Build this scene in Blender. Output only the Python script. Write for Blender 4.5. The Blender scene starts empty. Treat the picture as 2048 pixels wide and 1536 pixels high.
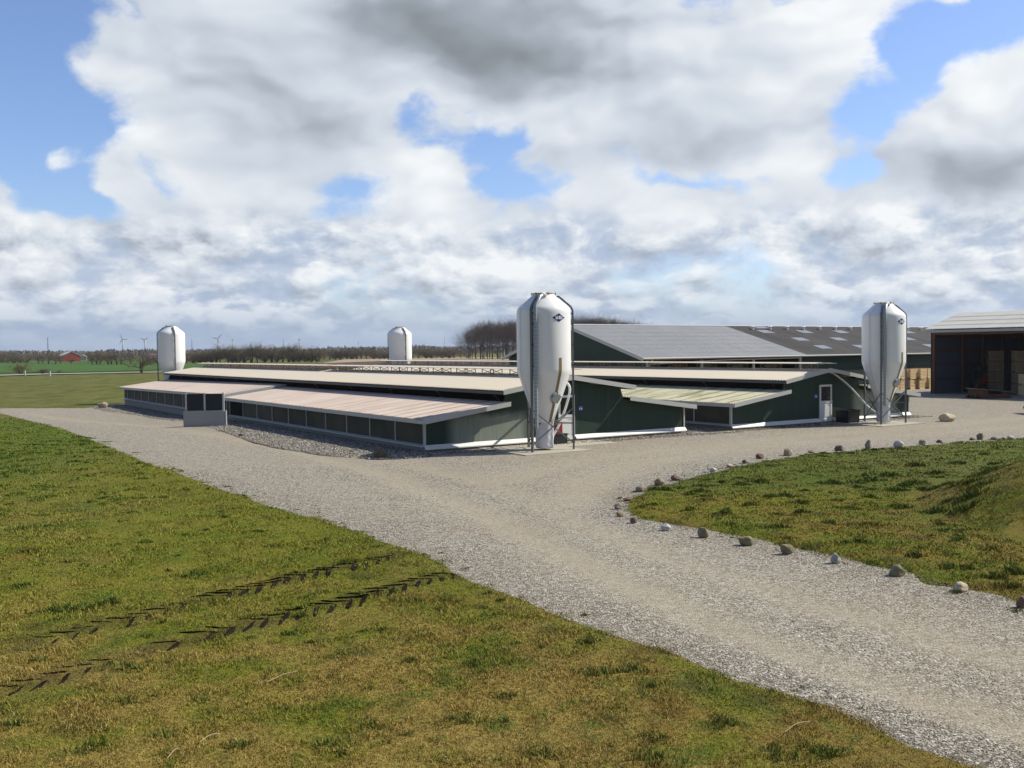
import bpy, bmesh, math, random
import numpy as np
from mathutils import Vector, Matrix

# ------------------------------------------------------------------ scene, camera, sky, sun
S = bpy.context.scene
COL = S.collection
R_ = math.radians

CAM_F, CAM_H = 1950.0 / 2048.0, 3.9
PITCH, ROLL = math.atan((768 - 700.7) / 1950.0), R_(0.62)
cd = bpy.data.cameras.new('camera'); cam = bpy.data.objects.new('camera', cd); COL.objects.link(cam)
cd.sensor_width = 36.0; cd.lens = 36.0 * CAM_F; cd.clip_start = 0.1; cd.clip_end = 30000
cam.location = (0, 0, CAM_H)
cam.rotation_mode = 'QUATERNION'
_f = Vector((0, math.cos(PITCH), -math.sin(PITCH))); _u0 = Vector((0, math.sin(PITCH), math.cos(PITCH))); _r0 = Vector((1, 0, 0))
_r = _r0 * math.cos(ROLL) - _u0 * math.sin(ROLL); _u = _u0 * math.cos(ROLL) + _r0 * math.sin(ROLL)
cam.rotation_quaternion = Matrix((_r, _u, -_f)).transposed().to_quaternion()
S.camera = cam

S.view_settings.view_transform = 'Standard'; S.view_settings.look = 'None'
S.view_settings.exposure = 0.08; S.view_settings.gamma = 1.0
S.render.engine = 'CYCLES'
S.cycles.max_bounces = 6; S.cycles.diffuse_bounces = 3; S.cycles.glossy_bounces = 2
S.cycles.transparent_max_bounces = 8; S.cycles.use_denoising = True
S.cycles.caustics_reflective = False; S.cycles.caustics_refractive = False

SUN_AZ, SUN_EL, SUN_POWER, SKY_STRENGTH = R_(14.0), R_(42.0), 5.0, 0.1      # azimuth measured from +X towards +Y
sdir = Vector((math.cos(SUN_AZ) * math.cos(SUN_EL), math.sin(SUN_AZ) * math.cos(SUN_EL), math.sin(SUN_EL)))
ld = bpy.data.lights.new('sun', 'SUN'); ld.energy = SUN_POWER; ld.angle = R_(0.5); ld.color = (1.0, 0.94, 0.80)
lo = bpy.data.objects.new('sun', ld); COL.objects.link(lo); lo.location = (60, 20, 60)
lo.rotation_mode = 'QUATERNION'; lo.rotation_quaternion = sdir.to_track_quat('Z', 'Y')

# ---- node expression helper: wraps sockets so that shader maths reads like maths
class X:
    def __init__(s, nt, v): s.nt, s.v = nt, v
    def _m(s, op, *a, clamp=False):
        n = s.nt.nodes.new('ShaderNodeMath'); n.operation = op; n.use_clamp = clamp
        for i, q in enumerate((s,) + a):
            q = q.v if isinstance(q, X) else q
            if isinstance(q, (int, float)): n.inputs[i].default_value = q
            else: s.nt.links.new(q, n.inputs[i])
        return X(s.nt, n.outputs[0])
    def __add__(s, o): return s._m('ADD', o)
    __radd__ = __add__
    def __mul__(s, o): return s._m('MULTIPLY', o)
    __rmul__ = __mul__
    def __sub__(s, o): return s._m('SUBTRACT', o)
    def __rsub__(s, o): return X(s.nt, o)._m('SUBTRACT', s)
    def __truediv__(s, o): return s._m('DIVIDE', o)
    def __rtruediv__(s, o): return X(s.nt, o)._m('DIVIDE', s)
    def max(s, o): return s._m('MAXIMUM', o)
    def min(s, o): return s._m('MINIMUM', o)
    def exp(s): return s._m('EXPONENT')
    def log(s): return s._m('LOGARITHM', math.e)
    def sqrt(s): return s._m('SQRT')
    def pow(s, o): return s._m('POWER', o)
    def clamp(s): return s._m('ADD', 0.0, clamp=True)
    def step(s, a, b):
        n = s.nt.nodes.new('ShaderNodeMapRange'); n.interpolation_type = 'SMOOTHSTEP'
        s.nt.links.new(s.v, n.inputs[0])
        for i, q in ((1, a), (2, b)):
            if isinstance(q, X): s.nt.links.new(q.v, n.inputs[i])
            else: n.inputs[i].default_value = q
        return X(s.nt, n.outputs[0])

def xyz(nt, sock):
    n = nt.nodes.new('ShaderNodeSeparateXYZ'); nt.links.new(sock, n.inputs[0])
    return [X(nt, o) for o in n.outputs]
def vec(nt, *c):
    n = nt.nodes.new('ShaderNodeCombineXYZ')
    for i, q in enumerate(c):
        if isinstance(q, X): nt.links.new(q.v, n.inputs[i])
        else: n.inputs[i].default_value = q
    return n.outputs[0]
def noise(nt, v, scale=1.0, detail=5.0, rough=0.55, dist=0.0):
    n = nt.nodes.new('ShaderNodeTexNoise'); n.inputs['Scale'].default_value = scale
    n.inputs['Detail'].default_value = detail; n.inputs['Roughness'].default_value = rough; n.inputs['Distortion'].default_value = dist
    nt.links.new(v, n.inputs['Vector'])
    return X(nt, n.outputs[0])
def voro(nt, v, scale, feature='F1', out='Distance', rnd=1.0):
    n = nt.nodes.new('ShaderNodeTexVoronoi'); n.feature = feature; n.inputs['Scale'].default_value = scale
    n.inputs['Randomness'].default_value = rnd
    nt.links.new(v, n.inputs['Vector'])
    return n.outputs[out]
def mixc(nt, f, a, b, mode='MIX'):
    n = nt.nodes.new('ShaderNodeMix'); n.data_type = 'RGBA'; n.blend_type = mode
    f = f.v if isinstance(f, X) else f
    if isinstance(f, (int, float)): n.inputs[0].default_value = f
    else: nt.links.new(f, n.inputs[0])
    for i, q in ((6, a), (7, b)):
        q = q.v if isinstance(q, X) else q
        if isinstance(q, tuple): n.inputs[i].default_value = (*q[:3], 1)
        else: nt.links.new(q, n.inputs[i])
    return n.outputs[2]
def ramp(nt, f, stops):
    n = nt.nodes.new('ShaderNodeValToRGB'); nt.links.new(f.v if isinstance(f, X) else f, n.inputs[0])
    e = n.color_ramp.elements
    while len(e) < len(stops): e.new(0.5)
    for el, (p, c) in zip(e, stops): el.position = p; el.color = (*c, 1)
    return n.outputs[0]

# ---- world: Nishita sky, with broken cumulus drawn in world directions
def build_sky():
    w = bpy.data.worlds.new('World'); S.world = w; w.use_nodes = True
    nt = w.node_tree; nt.nodes.clear()
    tc = nt.nodes.new('ShaderNodeTexCoord'); x, y, z = xyz(nt, tc.outputs['Generated'])
    sky = nt.nodes.new('ShaderNodeTexSky'); sky.sky_type = 'NISHITA'; sky.sun_disc = False
    sky.sun_elevation = SUN_EL; sky.sun_rotation = R_(90) - SUN_AZ
    sky.air_density = 1.0; sky.dust_density = 0.6; sky.ozone_density = 2.0
    az = x._m('ARCTAN2', y); e = z / (x * x + y * y).max(1e-4).sqrt()
    e0 = e.max(0.0)
    wv = vec(nt, az * 7.0, e0 * 9.0, 3.3)
    n1 = nt.nodes.new('ShaderNodeTexNoise'); n1.inputs['Scale'].default_value = 1.0; n1.inputs['Detail'].default_value = 6.0
    nt.links.new(wv, n1.inputs['Vector']); wr, wg, wb = xyz(nt, n1.outputs['Color'])
    azw = az + (wr - 0.5) * 0.11; ew = e0 + (wg - 0.5) * 0.07
    def pxc(px, py):
        a = math.atan((px - 1024) / 1950.0); hy = 700.7 - 0.0108 * (px - 1024)
        return a, (hy - py) / 1950.0 * math.cos(a)
    def blob(px, py, wx, wy, amp, A, E_):
        a, ee = pxc(px, py)
        u = (A - a) * (1950.0 / wx); v = (E_ - ee) * (1950.0 / wy)
        return ((u * u + v * v) * -1.0).exp() * amp
    # where the big gaps and the big banks stand in the sky
    holes = [(-10, 110, 95, 190, -.6), (150, 330, 200, 110, -.6), (30, 250, 120, 100, -.35), (812, 235, 55, 75, -.42), (930, 300, 120, 36, -.38), (690, 372, 70, 40, -.34),
             (1030, 395, 90, 60, -.38), (700, 420, 110, 22, -.3), (1735, 240, 65, 65, -.5), (1830, 130, 50, 70, -.45), (1715, 356, 60, 24, -.38), (1960, 45, 170, 55, -.5),
             (1330, 368, 90, 16, -.25), (230, 430, 120, 22, -.3)]
    banks = [(520, 130, 360, 210, .5), (560, 330, 260, 110, .36), (1150, 120, 480, 170, .55), (1400, 260, 260, 130, .3), (1990, 250, 130, 190, .75), (1830, 340, 60, 90, .45), (162, 330, 50, 42, .85),
             (10, 370, 60, 75, .9), (280, 375, 42, 62, .8), (880, 370, 95, 65, .42), (960, 430, 130, 40, .3), (1600, 320, 120, 40, .3), (1650, 430, 600, 60, .3), (1300, 400, 200, 40, .2), (150, 500, 300, 60, .3), (500, 440, 200, 40, .3), (1600, 120, 130, 160, .3),
             (1900, 10, 45, 25, .4)]
    D0 = None
    for b in holes + banks:
        q = blob(*b, azw, ew); D0 = q if D0 is None else D0 + q
    front = y.step(-0.2, 0.35)
    low = (1.0 - e0.step(0.10, 0.17)) * 0.27            # the layer of small cumulus over the horizon
    D0 = D0 * front + low * front
    # upper clouds: soft-bodied banks with wispy rims
    P0_ = noise(nt, vec(nt, az * 26.0, e0 * 34.0, 6.6), 1.0, 7.0, 0.6)
    NU = noise(nt, vec(nt, azw * 7.0, ew * 10.0, 9.1), 1.0, 9.0, 0.58)
    NS = noise(nt, vec(nt, azw * 5.0, ew * 9.0, 4.4), 1.0, 3.5, 0.45)
    NS2 = noise(nt, vec(nt, (azw + 0.014) * 5.0, (ew + 0.014) * 9.0, 4.4), 1.0, 3.5, 0.45)
    D = D0 + (NU - 0.5) * 1.25 + (P0_ - 0.5) * 0.5 + 0.31
    mask = D.step(0.31, 0.62)
    dark = None
    for b in [(1010, 110, 260, 120, 1.0), (380, 170, 280, 110, .55), (640, 270, 190, 70, .62), (1330, 290, 230, 75, .72), (1200, 20, 380, 60, .30), (2020, 320, 120, 50, .6), (760, 40, 200, 50, .42), (360, 350, 90, 40, .35), (1120, 330, 90, 30, .4)]:
        q = blob(*b, azw, ew); dark = q if dark is None else dark + q
    dark = dark * front
    litU = 0.80 - dark * 0.50 + (NS - NS2) * 1.7 + (NS - 0.5) * 0.55 + (NU - 0.5) * 0.30 - (0.95 - D).step(0.0, 0.5) * 0.0 - D.step(0.62, 0.34) * 0.0
    # low clouds: receding rows of cumulus, each with a grey-blue base and a bright billowed top
    def rows(A, E_, k, seed, amp):
        l = (E_ + 0.045).log()
        s = 1.0 / (E_ + 0.085)
        n = noise(nt, vec(nt, A * 9.5, l * 2.2, seed), 1.0, 8.0, 0.56)
        pu = X(nt, voro(nt, vec(nt, A * 30.0 + (n - 0.5) * 2.0, l * 9.0, seed), 1.0, 'SMOOTH_F1'))
        t = l * k + (n - 0.5) * amp - pu * 0.28
        return t._m('FRACT'), n
    f1, m1 = rows(az, e0, 3.0, 2.2, 2.6)
    f2, m2 = rows(az, e0, 4.0, 7.7, 3.0)
    sel = noise(nt, vec(nt, az * 6.0, e0 * 22.0, 1.1), 1.0, 4.0, 0.55).step(0.40, 0.60)
    saw = lambda f: f.pow(0.9) * (1.0 - f.step(0.84, 1.0))
    litL = saw(f1) * sel + saw(f2) * (1.0 - sel)
    
    def puff(dx, dy):
        A_ = azw * .6 + az * .4 + dx; E_ = ew * .5 + e0 * .5 + dy
        nA = noise(nt, vec(nt, A_ * 12.0, E_ * 19.0, 5.2), 1.0, 9.0, 0.56)
        nB = noise(nt, vec(nt, A_ * 22.0, E_ * 46.0, 8.8), 1.0, 8.0, 0.54)
        k = e0.step(0.03, 0.10)
        return nA * k + nB * (1.0 - k)
    P0 = puff(0.0, 0.0); P1 = puff(0.007, 0.012)
    litL = 0.70 + (litL - 0.42) * 0.20 + (P0 - P1) * 2.2 + (P0 - 0.5) * 0.55 + (m1 - 0.5) * 0.25
    up = (e0 + (wb - 0.5) * 0.05).step(0.105, 0.155)
    lit = (litU * up + litL * (1.0 - up)).clamp()
    ccol = ramp(nt, lit, [(0.0, (.23, .255, .28)), (0.30, (.355, .40, .455)), (0.62, (.60, .655, .73)), (1.0, (.89, .915, .93))])
    # Nishita blue, deepened a little, and paling to milky blue at the horizon
    blue = mixc(nt, 1.0, sky.outputs[0], (SKY_STRENGTH * 1.20, SKY_STRENGTH * 1.28, SKY_STRENGTH * 1.55), 'MULTIPLY')
    horiz = (1.0 - e0.step(0.0, 0.075)) * 0.88
    blue = mixc(nt, (1.0 - front) * 0.55, blue, (.085, .105, .135))
    ccol = mixc(nt, ((0.50 - P0).step(0.0, 0.14) * (1.0 - up) * 0.7), ccol, (.40, .50, .68))
    mk = (mask * (front * 0.85 + 0.15)).clamp()
    c = mixc(nt, mk, blue, ccol)
    c = mixc(nt, horiz * front, c, (.37, .47, .63))
    bg = nt.nodes.new('ShaderNodeBackground'); nt.links.new(c, bg.inputs[0]); bg.inputs[1].default_value = 1.0
    out = nt.nodes.new('ShaderNodeOutputWorld'); nt.links.new(bg.outputs[0], out.inputs[0])
    w.cycles.sampling_method = 'MANUAL'; w.cycles.sample_map_resolution = 512
build_sky()

# ------------------------------------------------------------------ helpers
rng = np.random.default_rng(11)
random.seed(5)
TH = R_(33.5)                                   # the farm's own grid against the view
A0 = (-3.38, 37.48)                             # near corner of the front shed
UX, UY = (math.cos(TH), math.sin(TH)), (-math.sin(TH), math.cos(TH))
def site(a, b, z=0.0):
    return Vector((A0[0] + UX[0] * a + UY[0] * b, A0[1] + UX[1] * a + UY[1] * b, z))
def to_site(x, y):
    dx, dy = x - A0[0], y - A0[1]
    return dx * UX[0] + dy * UX[1], dx * UY[0] + dy * UY[1]
def gnd(px, py, z=0.0):                         # where the survey ray of a photo pixel meets the ground
    d = _r * ((px - 1024) / 1950.0) - _u * ((py - 768) / 1950.0) + _f
    t = (z - CAM_H) / d.z
    return (d.x * t, d.y * t)
def far(px, py_top, Y):                         # point at depth Y
    d = _r * ((px - 1024) / 1950.0) - _u * ((py_top - 768) / 1950.0) + _f
    t = Y / d.y
    return (d.x * t, Y, CAM_H + d.z * t)

def _hash(i, j, s):
    h = (i.astype(np.int64) * 374761393 + j.astype(np.int64) * 668265263 + s * 974711) & 0x7fffffff
    h = ((h ^ (h >> 13)) * 1274126177) & 0x7fffffff
    return ((h ^ (h >> 16)) & 0xffff) / 65535.0
def vnoise(x, y, s=0):
    x = np.asarray(x, float); y = np.asarray(y, float)
    i, j = np.floor(x), np.floor(y); fx, fy = x - i, y - j
    fx = fx * fx * (3 - 2 * fx); fy = fy * fy * (3 - 2 * fy)
    a, b, c, d = _hash(i, j, s), _hash(i + 1, j, s), _hash(i, j + 1, s), _hash(i + 1, j + 1, s)
    return (a * (1 - fx) + b * fx) * (1 - fy) + (c * (1 - fx) + d * fx) * fy
def fbm2(x, y, s=0, o=4):
    t = 0; a = .5; n = 0
    for k in range(o):
        t = t + a * vnoise(x, y, s + k); n += a; x = x * 2.03; y = y * 2.03; a *= .5
    return t / n

def sstep(a, b, v):
    t = np.clip((v - a) / (b - a), 0, 1); return t * t * (3 - 2 * t)
def gz(x, y):                                   # terrain height
    x = np.asarray(x, float); y = np.asarray(y, float)
    a, b = to_site(x, y)
    z = -0.30 * sstep(20, 36, b) * (1 - sstep(60, 90, b)) * (1 - sstep(2, 12, a)) * (1 - sstep(4, 16, -a))
    r = np.sqrt(((x - 15.9) / 6.4) ** 2 + ((y - 21.6) / 6.6) ** 2)
    z = z + 1.75 * np.clip(1 - r * r, 0, 1) ** 1.2 * (0.9 + .2 * fbm2(x * .9, y * .9, 3))
    return z

class MB:
    def __init__(s): s.v = []; s.f = []
    def add(s, vs, fs):
        n = len(s.v); s.v += [tuple(p) for p in vs]; s.f += [tuple(i + n for i in f) for f in fs]; return s
    def box(s, x0, y0, z0, x1, y1, z1):
        return s.add([(x0, y0, z0), (x1, y0, z0), (x1, y1, z0), (x0, y1, z0), (x0, y0, z1), (x1, y0, z1), (x1, y1, z1), (x0, y1, z1)],
                     [(3, 2, 1, 0), (4, 5, 6, 7), (0, 1, 5, 4), (1, 2, 6, 5), (2, 3, 7, 6), (3, 0, 4, 7)])
    def prism(s, pts, d):                       # polygon (3-D points) swept by vector d
        n = len(pts); d = Vector(d); P = [Vector(p) for p in pts]
        vs = P + [p + d for p in P]
        nrm = Vector((0, 0, 0))
        for i in range(n): nrm += P[i].cross(P[(i + 1) % n])
        fl = nrm.dot(d) > 0
        a, b = tuple(range(n)), tuple(range(2 * n - 1, n - 1, -1))
        fs = [a[::-1], b[::-1]] if fl else [a, b]
        for i in range(n):
            j = (i + 1) % n
            fs.append((i, j, n + j, n + i) if fl else (j, i, n + i, n + j))
        return s.add(vs, fs)
    def bar(s, p, q, w, h=None, up=(0, 0, 1)):  # rectangular bar
        p, q, up = Vector(p), Vector(q), Vector(up); h = h or w
        d = (q - p).normalized()
        if abs(d.dot(up)) > .98: up = Vector((1, 0, 0))
        a = d.cross(up).normalized() * (w / 2); b = a.cross(d).normalized() * (h / 2)
        return s.prism([p - a - b, p + a - b, p + a + b, p - a + b], q - p)
    def tube(s, pts, r, n=8, cap=True):
        P = [Vector(p) for p in pts]; m = len(P); rs = r if isinstance(r, (list, tuple)) else [r] * m
        base = len(s.v); fs = []; prev = None; vs = []
        for i, p in enumerate(P):
            t = (P[min(i + 1, m - 1)] - P[max(i - 1, 0)]).normalized()
            if prev is None:
                a = t.orthogonal().normalized()
            else:
                a = (prev - t * prev.dot(t)); a = a.normalized() if a.length > 1e-6 else t.orthogonal().normalized()
            prev = a; b = t.cross(a)
            for k in range(n):
                an = 2 * math.pi * k / n
                vs.append(p + (a * math.cos(an) + b * math.sin(an)) * rs[i])
        for i in range(m - 1):
            for k in range(n):
                k2 = (k + 1) % n
                fs.append((i * n + k, i * n + k2, (i + 1) * n + k2, (i + 1) * n + k))
        if cap: fs.append(tuple(range(n - 1, -1, -1))); fs.append(tuple((m - 1) * n + k for k in range(n)))
        return s.add(vs, fs)
    def lathe(s, prof, n=48, cx=0, cy=0, a0=0.0, a1=2 * math.pi, cap=False):
        full = abs(a1 - a0 - 2 * math.pi) < 1e-6; m = n if full else n + 1
        vs = []; fs = []
        for r, z in prof:
            for k in range(m):
                an = a0 + (a1 - a0) * k / n
                vs.append((cx + r * math.cos(an), cy + r * math.sin(an), z))
        for i in range(len(prof) - 1):
            for k in range(n):
                k2 = (k + 1) % m if full else k + 1
                fs.append((i * m + k, i * m + k2, (i + 1) * m + k2, (i + 1) * m + k))
        if cap and full: fs.append(tuple(range(m - 1, -1, -1))); fs.append(tuple((len(prof) - 1) * m + k for k in range(m)))
        return s.add(vs, fs)
    def build(s, name, m, parent=None, smooth=False, auto=None):
        me = bpy.data.meshes.new(name); me.from_pydata(s.v, [], s.f); me.update()
        if m: me.materials.append(m)
        if smooth: me.polygons.foreach_set('use_smooth', [True] * len(me.polygons))
        if auto: me.set_sharp_from_angle(angle=R_(auto))
        o = bpy.data.objects.new(name, me); COL.objects.link(o)
        if parent: o.parent = parent
        return o

def np_mesh(name, V, F, m, attrs=None, smooth=False, parent=None):       # V (n,3), F (k,3|4) arrays
    me = bpy.data.meshes.new(name); n, k, c = len(V), len(F), F.shape[1]
    me.vertices.add(n); me.vertices.foreach_set('co', np.asarray(V, np.float32).ravel())
    me.loops.add(k * c); me.loops.foreach_set('vertex_index', np.asarray(F, np.int32).ravel())
    me.polygons.add(k); me.polygons.foreach_set('loop_start', np.arange(0, k * c, c, dtype=np.int32))
    if smooth: me.polygons.foreach_set('use_smooth', np.ones(k, bool))
    for an, (dom, data) in (attrs or {}).items():
        at = me.attributes.new(an, 'FLOAT', dom); at.data.foreach_set('value', np.asarray(data, np.float32))
    me.update(calc_edges=True); me.validate()
    if m: me.materials.append(m)
    o = bpy.data.objects.new(name, me); COL.objects.link(o)
    if parent: o.parent = parent
    return o

def tag(o, label=None, cat=None, group=None, kind=None):
    for k, v in (('label', label), ('category', cat), ('group', group), ('kind', kind)):
        if v: o[k] = v
    return o
def thing(name, label, cat, loc=(0, 0, 0), rz=0.0, group=None):
    o = bpy.data.objects.new(name, None); COL.objects.link(o); o.empty_display_size = .3
    o.location = loc; o.rotation_euler = (0, 0, rz)
    return tag(o, label, cat, group)
def copy_tree(o, parent=None):
    c = o.copy(); COL.objects.link(c)
    if parent: c.parent = parent
    for ch in [q for q in bpy.data.objects if q.parent == o]: copy_tree(ch, c)
    return c

# ------------------------------------------------------------------ materials
def material(name, fn):
    m = bpy.data.materials.new(name); m.use_nodes = True; nt = m.node_tree
    b = nt.nodes['Principled BSDF']; b.inputs['Roughness'].default_value = .8
    tc = nt.nodes.new('ShaderNodeTexCoord'); ge = nt.nodes.new('ShaderNodeNewGeometry')
    fn(nt, b, tc.outputs['Object'], ge.outputs['Position'])
    return m
def put(nt, b, col=None, rough=None, metal=None, spec=None):
    for k, v in (('Base Color', col), ('Roughness', rough), ('Metallic', metal), ('Specular IOR Level', spec)):
        if v is None: continue
        v = v.v if isinstance(v, X) else v
        if isinstance(v, tuple): b.inputs[k].default_value = (*v[:3], 1)
        elif isinstance(v, (int, float)): b.inputs[k].default_value = v
        else: nt.links.new(v, b.inputs[k])
def bump(nt, b, h, strength=.5, dist=.02, prev=None):
    n = nt.nodes.new('ShaderNodeBump'); n.inputs['Strength'].default_value = strength; n.inputs['Distance'].default_value = dist
    nt.links.new(h.v if isinstance(h, X) else h, n.inputs['Height'])
    if prev: nt.links.new(prev, n.inputs['Normal'])
    nt.links.new(n.outputs[0], b.inputs['Normal']); return n.outputs[0]
def attr(nt, name):
    n = nt.nodes.new('ShaderNodeAttribute'); n.attribute_name = name; return X(nt, n.outputs['Fac'])
def simple(name, col, rough=.6, metal=0.0, var=.18, scale=3.0, spec=.4, bumpy=0.0):
    def fn(nt, b, oc, pos):
        n = noise(nt, oc, scale, 5, .6); n2 = noise(nt, oc, scale * 9, 3, .6)
        f = (n - .5) * (2 * var) + (n2 - .5) * var
        c = mixc(nt, (f + .5).clamp(), tuple(q * (1 - var) for q in col), tuple(min(1, q * (1 + var)) for q in col))
        put(nt, b, c, rough, metal, spec)
        if bumpy: bump(nt, b, n2, bumpy, .01)
    return material(name, fn)

def grass_col(nt, pos):
    x, y, z = xyz(nt, pos)
    n0 = noise(nt, pos, .16, 4, .55); n1 = noise(nt, pos, .7, 5, .6); n2 = noise(nt, pos, 3.2, 4, .6); n3 = noise(nt, pos, 17., 3, .6)
    dist = (x * x + y * y).sqrt()
    moss = mixc(nt, n3.step(.3, .7), (.128, .142, .013), (.238, .240, .026))
    dry = mixc(nt, n3.step(.3, .7), (.225, .150, .030), (.420, .305, .090))
    green = mixc(nt, n3.step(.25, .75), (.058, .105, .010), (.120, .190, .020))
    # mown dry moss near the camera, greener further off
    nearf = 1.0 - dist.step(11.5, 19.0)
    fd = (n1 * .55 + n0 * .45 + nearf * .10 + (n2 - .5) * .22).step(.47, .64) * (nearf * .55 + .35)
    c = mixc(nt, fd, moss, dry)
    side = (x / y.max(1.0)).step(.10, .16)
    c = mixc(nt, side * (1.0 - y.step(24., 27.)) * n1.step(.40, .58) * .55, c, mixc(nt, n3, (.17, .105, .022), (.30, .21, .045)))
    c = mixc(nt, side * y.step(24.5, 27.5) * .65, c, mixc(nt, n3, (.070, .100, .014), (.125, .165, .026)))
    left = (x * -1.0 - y * .06).step(10.8, 16.5) * (y.step(18., 26.))
    fg = ((n1 * -.4 + n0 * .2 + n2 * .75 + .22).step(.50, .64) * .62 + left * .62).clamp()
    c = mixc(nt, fg, c, green)
    rust = (noise(nt, pos, .45, 4, .6) + (n2 - .5) * .3).step(.58, .72) * .40
    return mixc(nt, rust, c, (.205, .110, .022)), n2, n3

def m_grass_ground(nt, b, oc, pos):
    x, y, z = xyz(nt, pos); dist = (x * x + y * y).sqrt()
    c, n2, n3 = grass_col(nt, pos)
    n4 = noise(nt, pos, 60, 3, .65)
    cl = X(nt, voro(nt, pos, .75)); cl2 = noise(nt, pos, .10, 5, .65)
    c = mixc(nt, (1.0 - (cl + (n2 - .5) * .3).step(.10, .30)) * .75, c, (.060, .058, .016))
    c = mixc(nt, cl2.step(.45, .62) * .35, c, (.165, .150, .050))
    sp = noise(nt, vec(nt, x * .55, y * .16, 0.0), 1.0, 5, .7)
    c = mixc(nt, dist.step(58., 75.) * .6, c, mixc(nt, sp.step(.36, .62), (.085, .088, .022), (.225, .195, .070)))
    c = mixc(nt, 1.0, c, mixc(nt, n4.step(.25, .75), (.50, .50, .50), (1.12, 1.12, 1.12)), 'MULTIPLY')
    rt = attr(nt, 'rut'); c = mixc(nt, rt * .5, c, mixc(nt, n3, (.035, .024, .012), (.085, .062, .026)))
    put(nt, b, c, .95, spec=.1)
    bump(nt, b, n4 * .5 + n3 * .7 + n2 * 1.2, .9, .05)
def m_blade(nt, b, oc, pos):
    c, n2, n3 = grass_col(nt, pos)
    r = attr(nt, 'rnd'); g = attr(nt, 'tuft')
    c = mixc(nt, g, c, mixc(nt, r, (.052, .085, .014), (.125, .190, .034)))
    k = (r * .7 + .72)
    c2 = mixc(nt, 1.0, c, vec(nt, k, k, k), 'MULTIPLY')
    rt = attr(nt, 'rut'); c2 = mixc(nt, rt * .40, c2, (.070, .052, .022))
    straw = r.step(.90, .97) * (1.0 - g) * .6
    put(nt, b, mixc(nt, straw, c2, (.36, .30, .17)), .75, spec=.15)
def m_gravel(nt, b, oc, pos):
    tr = attr(nt, 'track'); ed = attr(nt, 'edge')
    cell = nt.nodes.new('ShaderNodeTexVoronoi'); cell.inputs['Scale'].default_value = 30; nt.links.new(pos, cell.inputs['Vector'])
    cr, cg, cb = xyz(nt, cell.outputs['Color']); d = X(nt, cell.outputs['Distance'])
    n0 = noise(nt, pos, .22, 4, .55); n1 = noise(nt, pos, 1.3, 5, .62); n3 = noise(nt, pos, 90, 3, .6)
    x, y, z = xyz(nt, pos)
    a = x * UX[0] + y * UX[1]; bb = x * UY[0] + y * UY[1]
    ruts = noise(nt, vec(nt, a * 3.2, bb * .25, 0.0), 1.0, 4, .6)
    stone = ramp(nt, cr, [(0, (.10, .086, .063)), (.25, (.22, .191, .143)), (.55, (.335, .298, .235)), (.82, (.44, .405, .335)), (1, (.58, .555, .50))])
    sand = mixc(nt, n3.step(.25, .75), (.31, .265, .185), (.43, .376, .275))
    f = (tr * .72 + (n1 - .5) * .9 + (n0 - .5) * .5 + .18 - ed * .55 + (ruts - .5) * .3).clamp()
    c = mixc(nt, f * .68, stone, sand)
    c = mixc(nt, n0.step(.35, .7) * .22, c, (.30, .235, .165))
    put(nt, b, c, .93, spec=.12)
    h = (1.0 - d * 1.3) * (1.0 - f * .6) + n3 * .25
    bump(nt, b, h, .85, .022)
def m_pebble(nt, b, oc, pos):
    cell = nt.nodes.new('ShaderNodeTexVoronoi'); cell.inputs['Scale'].default_value = 13; nt.links.new(pos, cell.inputs['Vector'])
    cr, cg, cb = xyz(nt, cell.outputs['Color']); d = X(nt, cell.outputs['Distance'])
    c = ramp(nt, cr, [(0, (.13, .105, .08)), (.3, (.29, .245, .19)), (.7, (.45, .40, .33)), (1, (.62, .58, .52))])
    c = mixc(nt, d.step(.45, .75) * .8, c, (.06, .05, .04))
    put(nt, b, c, .9, spec=.15); bump(nt, b, 1.0 - d, 1.0, .05)
def m_stone_bits(nt, b, oc, pos):
    r = attr(nt, 'rnd')
    put(nt, b, ramp(nt, r, [(0, (.09, .08, .066)), (.25, (.205, .183, .15)), (.6, (.32, .293, .248)), (.85, (.44, .415, .37)), (1, (.66, .64, .61))]), .85, spec=.2)

GRASS, BLADE = material('mossy_grass', m_grass_ground), material('grass_blades', m_blade)
GRAVEL, PEBBLE, BITS = material('gravel', m_gravel), material('pebbles', m_pebble), material('loose_stones', m_stone_bits)

def boards(name, c1, c2, w=.2, axis=0, rough=.6, sun_patches=None):
    def fn(nt, b, oc, pos):
        x, y, z = xyz(nt, oc); q = (x, y)[axis]
        fr = (q / w)._m('FRACT'); cell = (q / w)._m('FLOOR')
        rn = X(nt, voro(nt, vec(nt, cell * 1.7, 0.0, 0.0), 3.1, 'F1', 'Distance'))
        st = noise(nt, vec(nt, x * 9.0, y * 9.0, z * .7), 1.0, 5, .65); n = noise(nt, oc, 1.1, 4, .6)
        c = mixc(nt, (rn * .5 + st * .6 - .1).clamp(), c1, c2)
        if sun_patches:  # sunlight on the gable, painted as paler patches of board colour
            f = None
            for x0, x1, ztop in sun_patches:
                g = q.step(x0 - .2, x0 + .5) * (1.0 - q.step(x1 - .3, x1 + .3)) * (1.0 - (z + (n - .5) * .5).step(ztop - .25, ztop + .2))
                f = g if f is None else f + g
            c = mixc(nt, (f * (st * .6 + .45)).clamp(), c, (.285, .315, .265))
        c = mixc(nt, (st.step(.62, .8) * .18), c, (.20, .21, .19))
        put(nt, b, c, rough, spec=.35)
        g = (fr - .5)._m('ABSOLUTE').step(.42, .5)
        bump(nt, b, 1.0 - g, .3, .010)
    return material(name, fn)
GREEN_A = boards('green_boards_front', (.010, .027, .018), (.021, .052, .034), .2, 0, .55, sun_patches=[(1.0, 4.7, 1.35)])
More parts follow.
